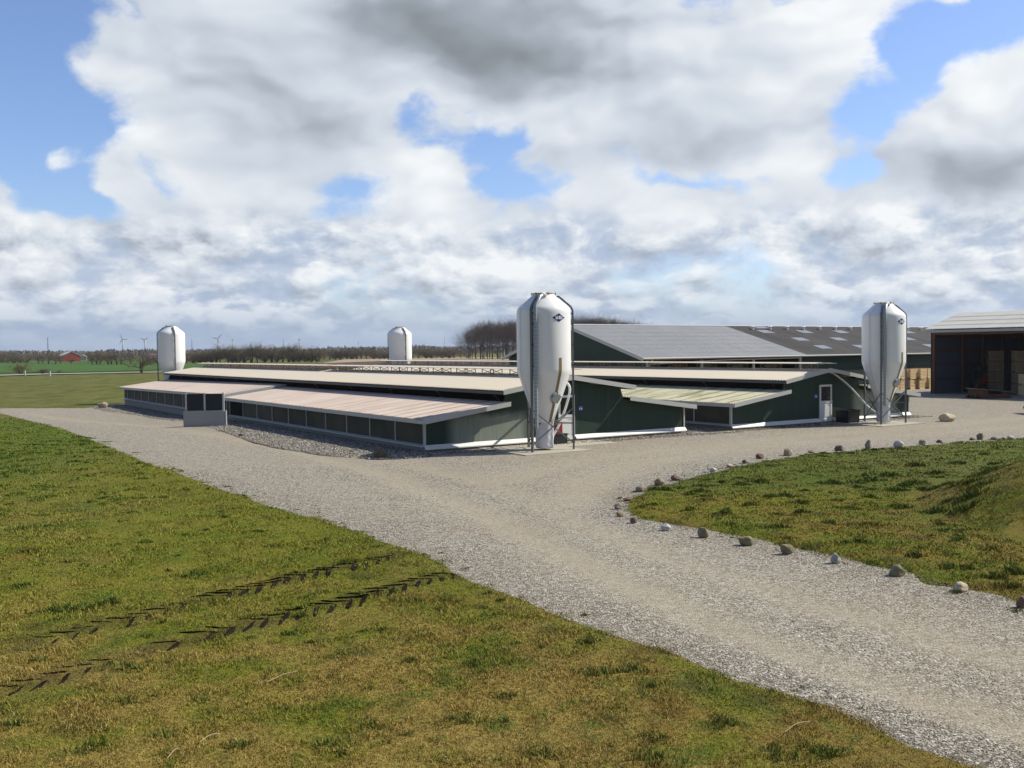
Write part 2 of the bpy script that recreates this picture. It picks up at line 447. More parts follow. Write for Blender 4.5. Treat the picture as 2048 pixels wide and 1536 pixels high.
GREEN_B = boards('green_boards_rear', (.011, .029, .019), (.023, .055, .036), .2, 0, .55, sun_patches=[(8.9, 12.6, 1.55)])
GREEN_C = boards('green_barn_boards', (.011, .029, .019), (.021, .050, .032), .25, 1, .6)
def m_panel(nt, b, oc, pos):
    n = noise(nt, oc, .6, 4, .6); n2 = noise(nt, oc, 14, 4, .6)
    x, y, z = xyz(nt, oc)
    c = mixc(nt, n.step(.3, .7), (.034, .036, .022), (.072, .066, .040))
    c = mixc(nt, n2.step(.5, .8) * .25, c, (.11, .105, .075))
    put(nt, b, c, .7, spec=.3); bump(nt, b, n2, .2, .005)
PANEL = material('olive_side_panels', m_panel)
NET_AND_BAY = simple('netting_and_bay_shade', (.016, .011, .009), .9, spec=.1)  # real side netting, also the painted shade of the recessed bay
WHITE = simple('white_painted_metal', (.74, .74, .72), .45, var=.06)
FASCIA = simple('pale_grey_fascia', (.46, .465, .45), .5, var=.09, scale=2)
BATTEN = simple('white_batten', (.52, .52, .49), .55, var=.12)
SILL = simple('galvanised_sill', (.48, .50, .52), .38, .3, var=.14)
CONC = simple('weathered_concrete', (.30, .29, .265), .88, var=.22, scale=1.6, bumpy=.25)
SLAB = simple('concrete_slab', (.42, .385, .31), .9, var=.2, scale=1.3, bumpy=.2)
GREYC = simple('grey_block_concrete', (.33, .335, .34), .85, var=.2, scale=2.2, bumpy=.2)
STEEL = simple('galvanised_steel', (.155, .16, .17), .42, .55, var=.15, scale=4)
DARKST = simple('dark_steel', (.075, .085, .095), .5, .4, var=.2)
TIMBER = simple('brown_timber', (.17, .075, .038), .75, var=.25, scale=2)
BLACK = simple('black_plastic', (.012, .013, .016), .42, var=.2)
RED = simple('red_paint', (.17, .011, .010), .42, var=.12)
ORANGE = simple('orange_paint', (.26, .040, .010), .45, var=.12)
RUBBER = simple('tyre_rubber', (.014, .013, .013), .8, var=.2)
BLUEP = simple('dark_blue_panel', (.012, .017, .026), .5, var=.2, scale=1.5)
GLASS = simple('dark_glass', (.018, .020, .022), .12, spec=.6, var=.1)
SIGNB = simple('blue_sign', (.02, .075, .30), .4, var=.05)
BLUEW = simple('blue_grey_sheeting', (.10, .11, .145), .6, var=.15, scale=1.0)
LOGOB = simple('logo_blue', (.012, .035, .20), .4, var=.05)

def m_grp(nt, b, oc, pos):                       # glass-fibre silo skin
    x, y, z = xyz(nt, oc)
    st = noise(nt, vec(nt, x * 5.0, y * 5.0, z * .35), 1.0, 5, .6); n = noise(nt, oc, 1.4, 5, .6)
    c = mixc(nt, (st * .6 + n * .5).step(.50, .85) * .5, (.84, .84, .835), (.70, .70, .685))
    put(nt, b, c, .38, spec=.45); bump(nt, b, noise(nt, oc, 7, 3, .5), .06, .02)
GRP = material('white_glass_fibre', m_grp)
BAG = simple('white_boot', (.66, .67, .69), .5, var=.08)
STRIP = simple('ochre_sight_strip', (.22, .165, .065), .4, var=.22, scale=6)
LID = simple('buff_lid', (.46, .37, .20), .6, var=.2)
HATCH = simple('grey_hatch', (.36, .39, .41), .45, .2, var=.12)
PIPE = simple('ringed_clear_pipe', (.33, .37, .39), .3, .2, var=.12)
HOSE = simple('white_feed_hose', (.70, .70, .66), .45, var=.08)

def roof(name, base, tint, streak, s_amt, moss=0.0, lap=0.0, rough=.75):
    # object x runs up the slope, object y along the eave
    def fn(nt, b, oc, pos):
        x, y, z = xyz(nt, oc)
        n = noise(nt, oc, .35, 4, .55); st = noise(nt, vec(nt, x * .22, y * 2.6, 0.0), 1.0, 6, .65); fine = noise(nt, oc, 22, 3, .6)
        sh = noise(nt, vec(nt, x * .1, y * .95, 3.0), 1.0, 2, .4)
        c = mixc(nt, (n * .7 + sh * .4).step(.35, .75), base, tint)
        c = mixc(nt, (st + (fine - .5) * .12).step(.54, .72) * s_amt, c, streak)
        if moss:
            mm = noise(nt, vec(nt, x * .30, y * 1.5, 7.0), 1.0, 5, .6)
            c = mixc(nt, mm.step(.50, .68) * moss, c, (.145, .155, .040))
        c = mixc(nt, fine.step(.3, .8) * .2, c, tuple(q * .72 for q in base))
        if lap:
            fr = ((y + (n - .5) * .05) / lap)._m('FRACT'); c = mixc(nt, (1.0 - (fr - .5)._m('ABSOLUTE').step(.462, .5)) * -1.0 + 1.0, c, mixc(nt, .85, c, (.12, .10, .065)))
        put(nt, b, c, rough, spec=.25)
    return material(name, fn)
ROOF_MAIN = roof('cream_corrugated_roof', (.64, .58, .46), (.66, .57, .47), (.50, .43, .34), .35)
ROOF_LEAN = roof('pinkish_lean_to_roof', (.60, .475, .40), (.66, .56, .48), (.30, .235, .16), .8, moss=.3, lap=1.06)
ROOF_MOSS = roof('mossy_lean_to_roof', (.50, .48, .32), (.58, .55, .40), (.27, .25, .12), .85, moss=.95, lap=1.06)
ROOF_GREY = roof('light_grey_barn_roof', (.53, .525, .50), (.58, .57, .545), (.42, .415, .40), .3)
ROOF_OLD = roof('dark_weathered_roof', (.135, .125, .112), (.185, .17, .15), (.08, .076, .068), .6)
ROOF_SHED = roof('pale_grey_shed_roof', (.44, .445, .43), (.50, .50, .485), (.37, .37, .36), .25)
SKYL = simple('pale_skylight_sheet', (.235, .24, .25), .35, var=.12)
TRESTLE = simple('weathered_lath', (.26, .20, .14), .8, var=.2)
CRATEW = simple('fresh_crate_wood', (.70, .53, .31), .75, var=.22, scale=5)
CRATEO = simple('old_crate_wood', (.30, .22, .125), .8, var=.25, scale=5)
ASPH = simple('pale_road', (.34, .345, .355), .85, var=.08, scale=.2)
BARK = simple('bare_bark', (.085, .070, .058), .9, var=.3, scale=.8)
TWIG = simple('brown_twigs', (.20, .145, .108), .9, var=.3, scale=.5)
TWIG2 = simple('olive_twigs', (.25, .20, .115), .9, var=.35, scale=.5)
TURB = simple('turbine_grey', (.42, .43, .45), .5, var=.03)
MAST = simple('mast_steel', (.20, .20, .22), .6, var=.05)

# ------------------------------------------------------------------ ground
def resample(poly, step, jit, seed):
    out = []
    n = len(poly)
    for i in range(n):
        p, q = np.array(poly[i][:2], float), np.array(poly[(i + 1) % n][:2], float)
        k = max(1, int(np.linalg.norm(q - p) / step))
        for j in range(k): out.append(p + (q - p) * j / k)
    out = np.array(out)
    if jit:
        out[:, 0] += (fbm2(out[:, 0] * 1.1, out[:, 1] * 1.1, seed) - .5) * 2 * jit
        out[:, 1] += (fbm2(out[:, 0] * 1.1, out[:, 1] * 1.1, seed + 9) - .5) * 2 * jit
    return out
def inside(P, poly):
    x, y = P[:, 0], P[:, 1]; r = np.zeros(len(P), bool); n = len(poly); j = n - 1
    for i in range(n):
        xi, yi = poly[i]; xj, yj = poly[j]
        if yi != yj:
            c = ((yi > y) != (yj > y)) & (x < (xj - xi) * (y - yi) / (yj - yi) + xi); r ^= c
        j = i
    return r
def seg_dist(P, poly, closed=True):
    best = np.full(len(P), 1e9); near = np.zeros((len(P), 2)); n = len(poly)
    for i in range(n if closed else n - 1):
        a, b = np.asarray(poly[i], float), np.asarray(poly[(i + 1) % n], float); d = b - a
        t = np.clip(((P - a) @ d) / max(d @ d, 1e-9), 0, 1); q = a + t[:, None] * d
        ds = np.hypot(*(P - q).T); m = ds < best
        best[m] = ds[m]; near[m] = q[m]
    return best, near
def sheet(name, poly, zfun, m, r0, r1, ratio, daz, az0, az1, attrs=None, cx=0.0, cy=0.0):
    # a ground sheet whose cells grow with distance from the farmyard's viewing bank
    na = int((az1 - az0) / daz); nr = int(math.log(r1 / r0) / math.log(ratio))
    az = np.linspace(az0, az1, na + 1); rr = r0 * ratio ** np.arange(nr + 1)
    A, Rr = np.meshgrid(az, rr); P = np.stack([(np.sin(A) * Rr).ravel(), (np.cos(A) * Rr).ravel()], 1)
    ins = inside(P, poly)
    idx = np.arange((na + 1) * (nr + 1)).reshape(nr + 1, na + 1)
    Q = np.stack([idx[:-1, :-1], idx[:-1, 1:], idx[1:, 1:], idx[1:, :-1]], -1).reshape(-1, 4)
    keep = ins[Q].sum(1) >= 2
    Q = Q[keep]; used = np.unique(Q); rem = np.full(len(P), -1); rem[used] = np.arange(len(used))
    P = P[used]; Q = rem[Q]; ins = ins[used]
    out = ~ins
    d = np.zeros(len(P))
    dd, near = seg_dist(P, poly); d[ins] = dd[ins]
    P[out] = near[out]
    V = np.column_stack([P, zfun(P[:, 0], P[:, 1], d)])
    at = {k: ('POINT', f(P, d)) for k, f in (attrs or {}).items()}
    Q = Q[:, ::-1]
    return np_mesh(name, V, Q, m, at, smooth=True)

def G(*pts): return [gnd(*p) for p in pts]
left_edge = G((-60, 808), (0, 820), (50, 832), (100, 846), (200, 881), (320, 930), (400, 957), (500, 993), (640, 1035), (760, 1070), (860, 1105), (940, 1145), (1000, 1172),
              (1102, 1212), (1215, 1257), (1307, 1283), (1409, 1315), (1537, 1360), (1681, 1412), (1839, 1480), (1972, 1523), (2060, 1560))
right_edge = G((2048, 1216), (1920, 1183), (1800, 1150), (1680, 1121), (1570, 1098), (1490, 1078), (1400, 1062), (1320, 1051), (1262, 1041), (1237, 1022), (1243, 1000),
               (1290, 979), (1350, 960), (1430, 941), (1520, 922), (1600, 909), (1700, 902), (1800, 894), (1900, 886), (2048, 876))
def _P(*q): return [tuple(site(a, b)[:2]) for a, b in q]
left_poly = resample(left_edge + [(6.3, 7.6), (8.4, 4.5), (6, 2.5), (-6, 2.0), (-30, 12), (-58, 40), (-66, 62)], .35, .13, 21)
right_poly = resample(right_edge + [(30, 45), (44, 40), (46, 14), (22, 5), (13.5, 8.5)], .35, .12, 33)
yard_poly = resample([(7.9, 3.2), (3.4, 7.3)] + [(x - .9, y - .9) for x, y in left_edge[::-1]] + G((-70, 816), (0, 811.5), (120, 808), (190, 806.5)) +
                     _P((-3.4, 50.5), (-1.6, 54.5), (6.5, 56), (6, 60), (33, 60), (33, 30), (75, 30), (90, -10), (45, -32), (30, -24), (20, -22)) + [(40, 38), (23, 35), (9, 21), (7, 16)] + [(15, 11.5), (16, 6)], .5, .10, 5)

def lawn_z(x, y, d):
    h = fbm2(x * 1.6, y * 1.6, 2, 4) - .5; f = fbm2(x * 7.0, y * 7.0, 12, 3) - .5
    return gz(x, y) + .075 * sstep(0, .55, d) - .025 + (h * .10 + f * .035) * sstep(0, .8, d)
track_lines = [(np.array(gnd(-40, 1318)), np.array(gnd(790, 1112)), .45), (np.array(gnd(-40, 1398)), np.array(gnd(925, 1147)), .3)]
def f_rut(P, d=None):
    t = np.zeros(len(P))
    for p, q, f0 in track_lines:
        ds, _ = seg_dist(P, [p, q], False)
        t = np.maximum(t, sstep(.40, .12, ds + (fbm2(P[:, 0] * 4, P[:, 1] * 4, 77, 3) - .5) * .5))
    t = t * sstep(.30, .62, fbm2(P[:, 0] * 2.2, P[:, 1] * 2.2, 88, 3) + .12)
    if d is not None: t = np.maximum(t, 1.3 * sstep(.26, .04, d) * sstep(.42, .60, fbm2(P[:, 0] * .9, P[:, 1] * .9, 93, 3)))
    return np.clip(t, 0, 1)
lawn_l = sheet('lawn', left_poly, lawn_z, GRASS, 6.5, 105, 1.0085, .0042, -1.05, .75, {'rut': f_rut})
lawn_r = sheet('grass_bank', right_poly, lawn_z, GRASS, 8.5, 62, 1.0085, .0042, .0, 1.05)
for o in (lawn_l, lawn_r): tag(o, kind='structure')

drive = [np.array(G((2130, 1480), (1800, 1390), (1500, 1275), (1180, 1130), (950, 1020), (760, 945), (560, 893), (380, 862), (200, 838), (60, 822))),
         np.array(G((2150, 1350), (1850, 1270), (1500, 1165), (1250, 1085), (1080, 1000), (900, 945), (720, 905), (560, 875), (420, 865))),
         np.array(G((1150, 1010), (1180, 960), (1290, 925), (1450, 897), (1650, 880), (1850, 866), (2100, 850))),
         np.array(G((1000, 960), (1200, 915), (1400, 893), (1650, 868), (1900, 850), (2100, 830)))]
def f_track(P, d):
    t = np.zeros(len(P))
    for k, pl in enumerate(drive):
        ds, _ = seg_dist(P, pl, False)
        t = np.maximum(t, (.95, .6, .8, .8)[k] * np.exp(-(ds / (.55 if k < 2 else 1.0)) ** 2))
    return t
def f_edge(P, d):
    e = np.zeros(len(P))
    for pl in (left_edge, right_edge):
        ds, _ = seg_dist(P, pl, False); e = np.maximum(e, np.exp(-(ds / .8) ** 2))
    return e
def yard_z(x, y, d):
    return gz(x, y) + .004 + (fbm2(x * .8, y * .8, 41, 3) - .5) * .035 - .03 * f_track(np.stack([x, y], 1), d) - .12 * sstep(.4, 0, d)
yard = tag(sheet('gravel_yard', yard_poly, yard_z, GRAVEL, 6.0, 170, 1.011, .0055, -.85, 1.05, {'track': f_track, 'edge': f_edge}), kind='structure')

# coarse pebble borders along the shed walls
def border(name, poly, seed):
    pl = resample(poly, .4, .16, seed)
    return tag(sheet(name, pl, lambda x, y, d: gz(x, y) + .014 * sstep(0, .9, d) + .001 + (fbm2(x * 3, y * 3, seed) - .5) * .05 * sstep(0, .4, d), PEBBLE, 28, 110, 1.008, .004, -.75, .75), kind='structure'), pl
peb1, pp1 = border('pebble_border', _P((-.1, -1.2), (2.6, -1.35), (2.6, -.2), (16, -.2), (31, -.2), (31, -1.3), (25.9, -1.4), (15.6, -1.2), (13.7, -.7), (13.7, 24), (16, 24), (16, -1.6), (5.2, -1.0), (.2, -.2), (.2, 53), (-3.0, 50), (-3.2, 44), (-2.4, 36), (-2.7, 28.6), (-2.3, 22.7), (-3.0, 18), (-3.5, 11.5), (-4.0, 6), (-3.5, 1.2), (-2.7, -1.0), (-1.2, -1.7)), 71)

# the plain all round, out to the horizon
def plain():
    rr = np.concatenate([[0.0], 4 * 1.16 ** np.arange(54)]); rr = rr[rr < 6500]; n = 144
    V = []; F = []
    for r in rr:
        for k in range(n): V.append((r * math.sin(2 * math.pi * k / n), r * math.cos(2 * math.pi * k / n)))
    V = np.array(V)
    for i in range(len(rr) - 1):
        for k in range(n):
            k2 = (k + 1) % n; F.append((i * n + k, (i + 1) * n + k, (i + 1) * n + k2, i * n + k2))
    z = gz(V[:, 0], V[:, 1]) - .06
    return np_mesh('plain', np.column_stack([V, z]), np.array(F)[:, ::-1], GRASS)
plain_o = plain(); tag(plain_o, kind='structure')

def m_field(c1, c2, sc):
    def fn(nt, b, oc, pos):
        n = noise(nt, pos, sc, 5, .6); n2 = noise(nt, pos, sc * 14, 3, .6)
        put(nt, b, mixc(nt, (n * .6 + n2 * .4).step(.3, .7), c1, c2), .95, spec=.1)
    return fn
FIELDG = material('winter_wheat', m_field((.045, .105, .017), (.072, .145, .026), .02))
FIELDS = material('pale_stubble', m_field((.32, .235, .165), (.42, .33, .245), .03))
FIELDD = material('ploughed_soil', m_field((.075, .05, .036), (.12, .085, .06), .03))
def flat(name, pts, z, m, jit=1.5, seed=1):
    pl = resample(pts, 8, jit, seed)
    mb = MB(); mb.add([(x, y, z) for x, y in pl], [tuple(range(len(pl)))])
    o = mb.build(name, m)
    if o.data.polygons[0].normal.z < 0: o.data.flip_normals()
    return tag(o, kind='structure')
flat('wheat_field', G((-400, 752), (200, 743.5), (310, 740), (420, 738), (420, 728.5), (300, 728.5), (180, 728.5), (60, 729), (-400, 732)), .06, FIELDG, 2.0, 3)
flat('far_meadow', G((-400, 729), (60, 727.5), (300, 727), (380, 724), (300, 719), (-400, 720)), .02, FIELDG, 3.0, 9)
flat('stubble_field', G((640, 727), (760, 722.5), (1100, 720), (1100, 714.5), (900, 715), (690, 719)), .05, FIELDS, 2.0, 4)
flat('ploughed_field', G((400, 738), (640, 738), (1100, 736), (1300, 724), (1100, 721), (760, 723.5), (630, 727.5), (430, 729.5)), .05, FIELDD, 2.0, 6)
flat('far_road', G((-300, 760.0), (0, 752.3), (100, 749.4), (200, 747.5), (310, 745.7), (420, 744.0), (500, 742.8), (500, 741.8), (420, 742.9), (310, 744.6), (200, 746.2), (100, 748.0), (0, 750.7), (-300, 757.5)), .12, ASPH, 0.0, 2)

# ------------------------------------------------------------------ grass blades and loose stones (stuff)
lug_list = []
def lugs():
    mb = MB()
    for ti, (p, q, f0) in enumerate(track_lines):
        L = np.linalg.norm(q - p); d = (q - p) / L; rt = np.array([d[1], -d[0]])
        n = int(L / .29)
        for k in range(n):
            f = k / n
            strong = sstep(.10, .45, f) * (1 - .3 * sstep(.93, 1, f)) * (.7 + .3 * float(sstep(.3, .5, vnoise(np.array([k * .23]), np.array([ti * 5.]), 4))[0]))
            strong = max(strong, .22)
            if random.random() > .55 + .45 * strong: continue
            c = p + d * (k * .29 + random.uniform(-.02, .02)) + rt * .05 * math.sin(f * 9 + ti)
            for side in (1, -1):
                if random.random() > .96: continue
                ang = math.radians(42 if side > 0 else -42) + random.uniform(-.08, .08)
                ax = np.array([d[0] * math.cos(ang) - d[1] * math.sin(ang), d[0] * math.sin(ang) + d[1] * math.cos(ang)]); px = np.array([ax[1], -ax[0]])
                ln = (.56 if side > 0 else .46) * (.45 + .55 * strong) * random.uniform(.75, 1.1); w = (.058 if side > 0 else .024) * (.5 + .5 * strong) * random.uniform(.75, 1.15)
                cc = c + rt * .15 * side
                lug_list.append((cc, ax, ln, w))
                m = 10; outer, inner, floor = [], [], []
                for j in range(m):
                    t = 2 * math.pi * j / m; jj = random.uniform(.70, 1.3)
                    e = ax * math.cos(t) * ln * .5 * jj + px * math.sin(t) * w * .62 * jj
                    P = cc + e * 1.45; I = cc + e; Fl = cc + e * .8
                    z0 = float(lawn_z(np.array([P[0]]), np.array([P[1]]), np.array([9.]))[0]); 
                    outer.append((P[0], P[1], z0 - .01)); inner.append((I[0], I[1], z0 + .020 * (.5 + .5 * strong))); floor.append((Fl[0], Fl[1], z0 + .006))
                zc = float(lawn_z(np.array([cc[0]]), np.array([cc[1]]), np.array([9.]))[0])
                vs = outer + inner + floor + [(cc[0], cc[1], zc + .006)]; fs = []
                for j in range(m):
                    j2 = (j + 1) % m
                    fs += [(j, j2, m + j2, m + j), (m + j, m + j2, 2 * m + j2, 2 * m + j), (2 * m + j, 2 * m + j2, 3 * m)]
                mb.add(vs, fs)
    SOIL = simple('shaded_soil', (.015, .010, .006), .95, spec=.1, var=.35, scale=9)  # soil colour, deepened to paint in the shade inside the prints
    return tag(mb.build('tyre_ruts', SOIL), kind='structure')
lugs()

def scatter(poly, r0, r1, dens, az0, az1):
    # random points over a polygon, density given as a function of distance
    K = 40; out = []
    edges = r0 * (r1 / r0) ** (np.arange(K + 1) / K)
    for i in range(K):
        a, b = edges[i], edges[i + 1]; rm = (a + b) / 2
        n = int((az1 - az0) / 2 * (b * b - a * a) * dens(rm))
        if n < 1: continue
        r = np.sqrt(rng.uniform(a * a, b * b, n)); t = rng.uniform(az0, az1, n)
        P = np.stack([np.sin(t) * r, np.cos(t) * r], 1)
        out.append(P[inside(P, poly)])
    return np.concatenate(out)
def blades(P, zb, h, w, lean, tuft, lay):
    n = len(P); t = rng.uniform(0, 2 * np.pi, n); c, s = np.cos(t), np.sin(t)
    l = rng.uniform(0, 2 * np.pi, n); lx, ly = np.cos(l) * h * lean, np.sin(l) * h * lean
    V = np.zeros((n, 5, 3))
    V[:, 0, 0] = P[:, 0] - c * w; V[:, 0, 1] = P[:, 1] - s * w
    V[:, 1, 0] = P[:, 0] + c * w; V[:, 1, 1] = P[:, 1] + s * w
    V[:, 2, 0] = P[:, 0] + c * w * .75 + lx * .4; V[:, 2, 1] = P[:, 1] + s * w * .75 + ly * .4
    V[:, 3, 0] = P[:, 0] - c * w * .75 + lx * .4; V[:, 3, 1] = P[:, 1] - s * w * .75 + ly * .4
    V[:, 4, 0] = P[:, 0] + lx * 1.2; V[:, 4, 1] = P[:, 1] + ly * 1.2
    V[:, :, 2] = zb[:, None]; V[:, 2, 2] += h * .62; V[:, 3, 2] += h * .62; V[:, 4, 2] += h
    V[:, 0, 2] -= .01; V[:, 1, 2] -= .01
    return V
def grass(name, poly, r0, r1, az0, az1, q, tufts):
    P = scatter(poly, r0, r1, lambda r: q * (2600 if r < 11.5 else 2600 * (11.5 / r) ** 2.3), az0, az1)
    d, _ = seg_dist(P, poly) if False else (None, None)
    r = np.hypot(*P.T)
    keep = np.ones(len(P), bool)
    for cc, ax, ln, w in lug_list:
        m = (np.abs(P[:, 0] - cc[0]) < .4) & (np.abs(P[:, 1] - cc[1]) < .4)
        if not m.any(): continue
        e = P[m] - cc; u = e @ ax; v = e @ np.array([ax[1], -ax[0]])
        ok = ((u / (ln * .5)) ** 2 + (v / (w * .62)) ** 2) > 1.0
        bad = np.where(m)[0][~ok]; keep[bad[rng.uniform(0, 1, len(bad)) < .8]] = False
    P = P[keep]; r = r[keep]
    dd, _ = seg_dist(P, poly)
    cl = fbm2(P[:, 0] * 3.1, P[:, 1] * 3.1, 51, 3); c2 = fbm2(P[:, 0] * .8, P[:, 1] * .8, 61, 3)
    h = (.010 + .026 * sstep(.38, .75, cl) + .010 * sstep(.5, .7, c2)) * rng.uniform(.6, 1.35, len(P)) * (1 + .012 * r)
    w = .0030 * rng.uniform(.7, 1.5, len(P)) * np.maximum(1, r / 10.0)
    tf = np.zeros(len(P))
    ru = f_rut(P) if 'lawn' in name else np.zeros(len(P)); h = h * (1 - .3 * ru)
    VV = [blades(P, lawn_z(P[:, 0], P[:, 1], dd), h, w, rng.uniform(.3, 1.5, len(P)), tf, 0)]; TT = [tf]; RU = [ru]
    for (cx, cy, rad, hh, n) in tufts:
        n = int(n); rr = rad * np.sqrt(rng.uniform(0, 1, n)) ; t = rng.uniform(0, 2 * np.pi, n); rr = rr * (1 + .5 * np.sin(3 * t + cx * 7))
        Q = np.stack([cx + rr * np.cos(t) * 1.3, cy + rr * np.sin(t)], 1)
        if not inside(np.array([[cx, cy]]), poly)[0] and seg_dist(np.array([[cx, cy]]), poly)[0][0] > .35: continue
        dq, _ = seg_dist(Q, poly)
        h2 = hh * rng.uniform(.35, 1.1, n) * (1 - .55 * (rr / (rad * 1.5)))
        VV.append(blades(Q, lawn_z(Q[:, 0], Q[:, 1], np.where(inside(Q, poly), dq, .12)), h2, .0035 * rng.uniform(.7, 1.6, n) * max(1, math.hypot(cx, cy) / 10), rng.uniform(.2, .9, n), None, 0)); TT.append(np.clip(1.25 - rr / (rad * 1.1) * rng.uniform(.6, 1.1, n), .1, 1) * rng.uniform(.5, 1, n)); RU.append(np.zeros(n))
    V = np.concatenate(VV); T = np.concatenate(TT); n = len(V)
    rnd = np.repeat(rng.uniform(0, 1, n), 2); tf = np.repeat(T, 2)
    base = np.arange(n)[:, None] * 5
    F3 = np.concatenate([base + np.array([[0, 1, 2]]), base + np.array([[0, 2, 3]]), base + np.array([[3, 2, 4]])], 1).reshape(-1, 3)
    o = np_mesh(name, V.reshape(-1, 3), F3, BLADE, {'rnd': ('POINT', np.repeat(rnd[::2], 5)), 'tuft': ('POINT', np.repeat(tf[::2], 5)), 'rut': ('POINT', np.repeat(np.concatenate(RU), 5))})
    return tag(o, kind='stuff', label='short mossy grass covering the ' + ('lawn on the left' if 'lawn' in name else 'bank on the right'), cat='grass')

tl = []
for px, py, s in [(1260, 1350, 1.6), (550, 1098, .8), (520, 1070, .7), (650, 1085, .6), (330, 1478, 1.1), (250, 1415, .9), (190, 1505, 1.2), (390, 1155, 1.5), (820, 1330, .7), (950, 1335, .8), (945, 1000 + 330, .8),
                 (920, 1455, 1.2), (1310, 1490, .9), (1200, 1355, 1.4), (1175, 1290, .8), (690, 1130, .9), (290, 1090, .9), (120, 1225, 1.5), (170, 1222, 1.5), (220, 1215, 1.2), (40, 1180, .8), (600, 1240, .7), (770, 1270, .6),
                 (1010, 1400, .7), (740, 1460, 1.0), (480, 1500, 1.1), (1450, 1460, .9), (1560, 1520, 1.3), (1650, 1515, 1.2), (1080, 1520, 1.4), (1300, 1530, 1.4), (660, 1500, 1.), (170, 930, .8), (260, 985, .7), (330, 1000, .7),
                 (205, 1000, .7), (450, 1040, .6), (205, 990, .6), (370, 985, .6), (140, 1130, .8), (60, 1110, .9), (575, 1275, .7), (260, 1345, 1.0), (80, 1330, .9), (30, 1460, 1.)]:
    x, y = gnd(px, py); tl.append((x, y, .16 * s * random.uniform(.8, 1.3), .055 + .03 * s, 260 * s))
for _ in range(150):
    r = 9 + 26 * random.random() ** 1.3; t = random.uniform(-.62, .35); tl.append((r * math.sin(t), r * math.cos(t), random.uniform(.05, .14), random.uniform(.04, .075), 90))
tr_ = []
for px, py, s in [(1330, 985, .9), (1305, 980, .7), (1400, 985, 1.), (1380, 992, .8), (1480, 975, .9), (1520, 968, 1.), (1570, 995, .9), (1600, 1010, .9), (1540, 998, .8), (1660, 970, 1.2), (1745, 965, 1.5), (1720, 968, 1.), (1780, 955, 1.2),
                 (1830, 935, 1.3), (1915, 930, 1.2), (1870, 950, 1.), (1830, 970, 1.1), (1890, 985, 1.1), (1865, 988, 1.), (1800, 1020, 1.2), (1870, 1032, 1.1), (2010, 940, 1.2), (2035, 947, 1.2), (1985, 955, 1.), (1740, 1000, .9), (1700, 1022, .9),
                 (1600, 1030, .9), (1500, 1015, .8), (1660, 1050, .8), (1940, 1010, 1.), (1960, 1000, 1.2), (1975, 995, 1.2), (1925, 1040, 1.3), (1940, 1030, 1.4), (1955, 1020, 1.4), (1980, 990, 1.2), (1790, 985, 1.), (1850, 985, 1.), (1810, 975, 1.),
                 (1560, 1060, .8), (1720, 1090, .8), (1830, 1120, .9), (1900, 1140, .9), (1450, 1030, .8), (1380, 1025, .7), (2020, 1180, 1.), (1990, 1160, 1.), (2030, 1150, 1.2)]:
    x, y = gnd(px, py); tr_.append((x, y, .17 * s * random.uniform(.8, 1.3), .08 + .06 * s, 240 * s))
for _ in range(120):
    r = 24 + 26 * random.random(); t = random.uniform(-.52, -.36); tl.append((r * math.sin(t), r * math.cos(t), random.uniform(.12, .3), random.uniform(.05, .10), 120))
for _ in range(90):
    r = 15 + 25 * random.random(); t = random.uniform(.12, .52); tr_.append((r * math.sin(t), r * math.cos(t), random.uniform(.08, .2), random.uniform(.05, .11), 120))
for el, lst in ((left_edge, tl), (right_edge, tr_)):
    for a_, b_ in zip(el, el[1:]):
        L_ = math.hypot(b_[0] - a_[0], b_[1] - a_[1]); k_ = int(L_ / .22)
        for q_ in range(k_):
            r_ = math.hypot(*a_)
            if r_ > 45 or random.random() < .45: continue
            u_ = (q_ + random.random()) / k_; nx, ny = -(b_[1] - a_[1]) / L_, (b_[0] - a_[0]) / L_; o_ = random.gauss(0, .10)
            lst.append((a_[0] + (b_[0] - a_[0]) * u_ + nx * o_, a_[1] + (b_[1] - a_[1]) * u_ + ny * o_, random.uniform(.04, .12), random.uniform(.02, .05) * (1 + r_ / 60), 45))
grass('lawn_grass', left_poly, 7.2, 70, -.98, .66, 1.0, tl)
grass('bank_grass', right_poly, 11, 46, .05, .85, 1.1, tr_)

def stones(name, P, zb, size, label):
    n = len(P); base = np.array([(1, 0, 0), (0, 1, 0), (-1, 0, 0), (0, -1, 0), (0, 0, .75), (0, 0, -.6)], float)
    F0 = np.array([(0, 1, 4), (1, 2, 4), (2, 3, 4), (3, 0, 4), (1, 0, 5), (2, 1, 5), (3, 2, 5), (0, 3, 5)])
    t = rng.uniform(0, 6.28, n); c, s = np.cos(t), np.sin(t)
    B = base[None] * rng.uniform(.65, 1.25, (n, 6, 1)); B = B * np.array([1.15, .8, .75]) * size[:, None, None]
    tl_ = rng.uniform(-.5, .5, n); B[:, :, 2] += B[:, :, 0] * tl_[:, None]
    V = np.zeros_like(B); V[:, :, 0] = B[:, :, 0] * c[:, None] - B[:, :, 1] * s[:, None] + P[:, 0:1]; V[:, :, 1] = B[:, :, 0] * s[:, None] + B[:, :, 1] * c[:, None] + P[:, 1:2]
    V[:, :, 2] = B[:, :, 2] + zb[:, None]
    F = (np.arange(n)[:, None, None] * 6 + F0[None]).reshape(-1, 3)
    o = np_mesh(name, V.reshape(-1, 3), F, BITS, {'rnd': ('POINT', np.repeat(rng.uniform(0, 1, n), 6))})
    return tag(o, kind='stuff', label=label, cat='stones')
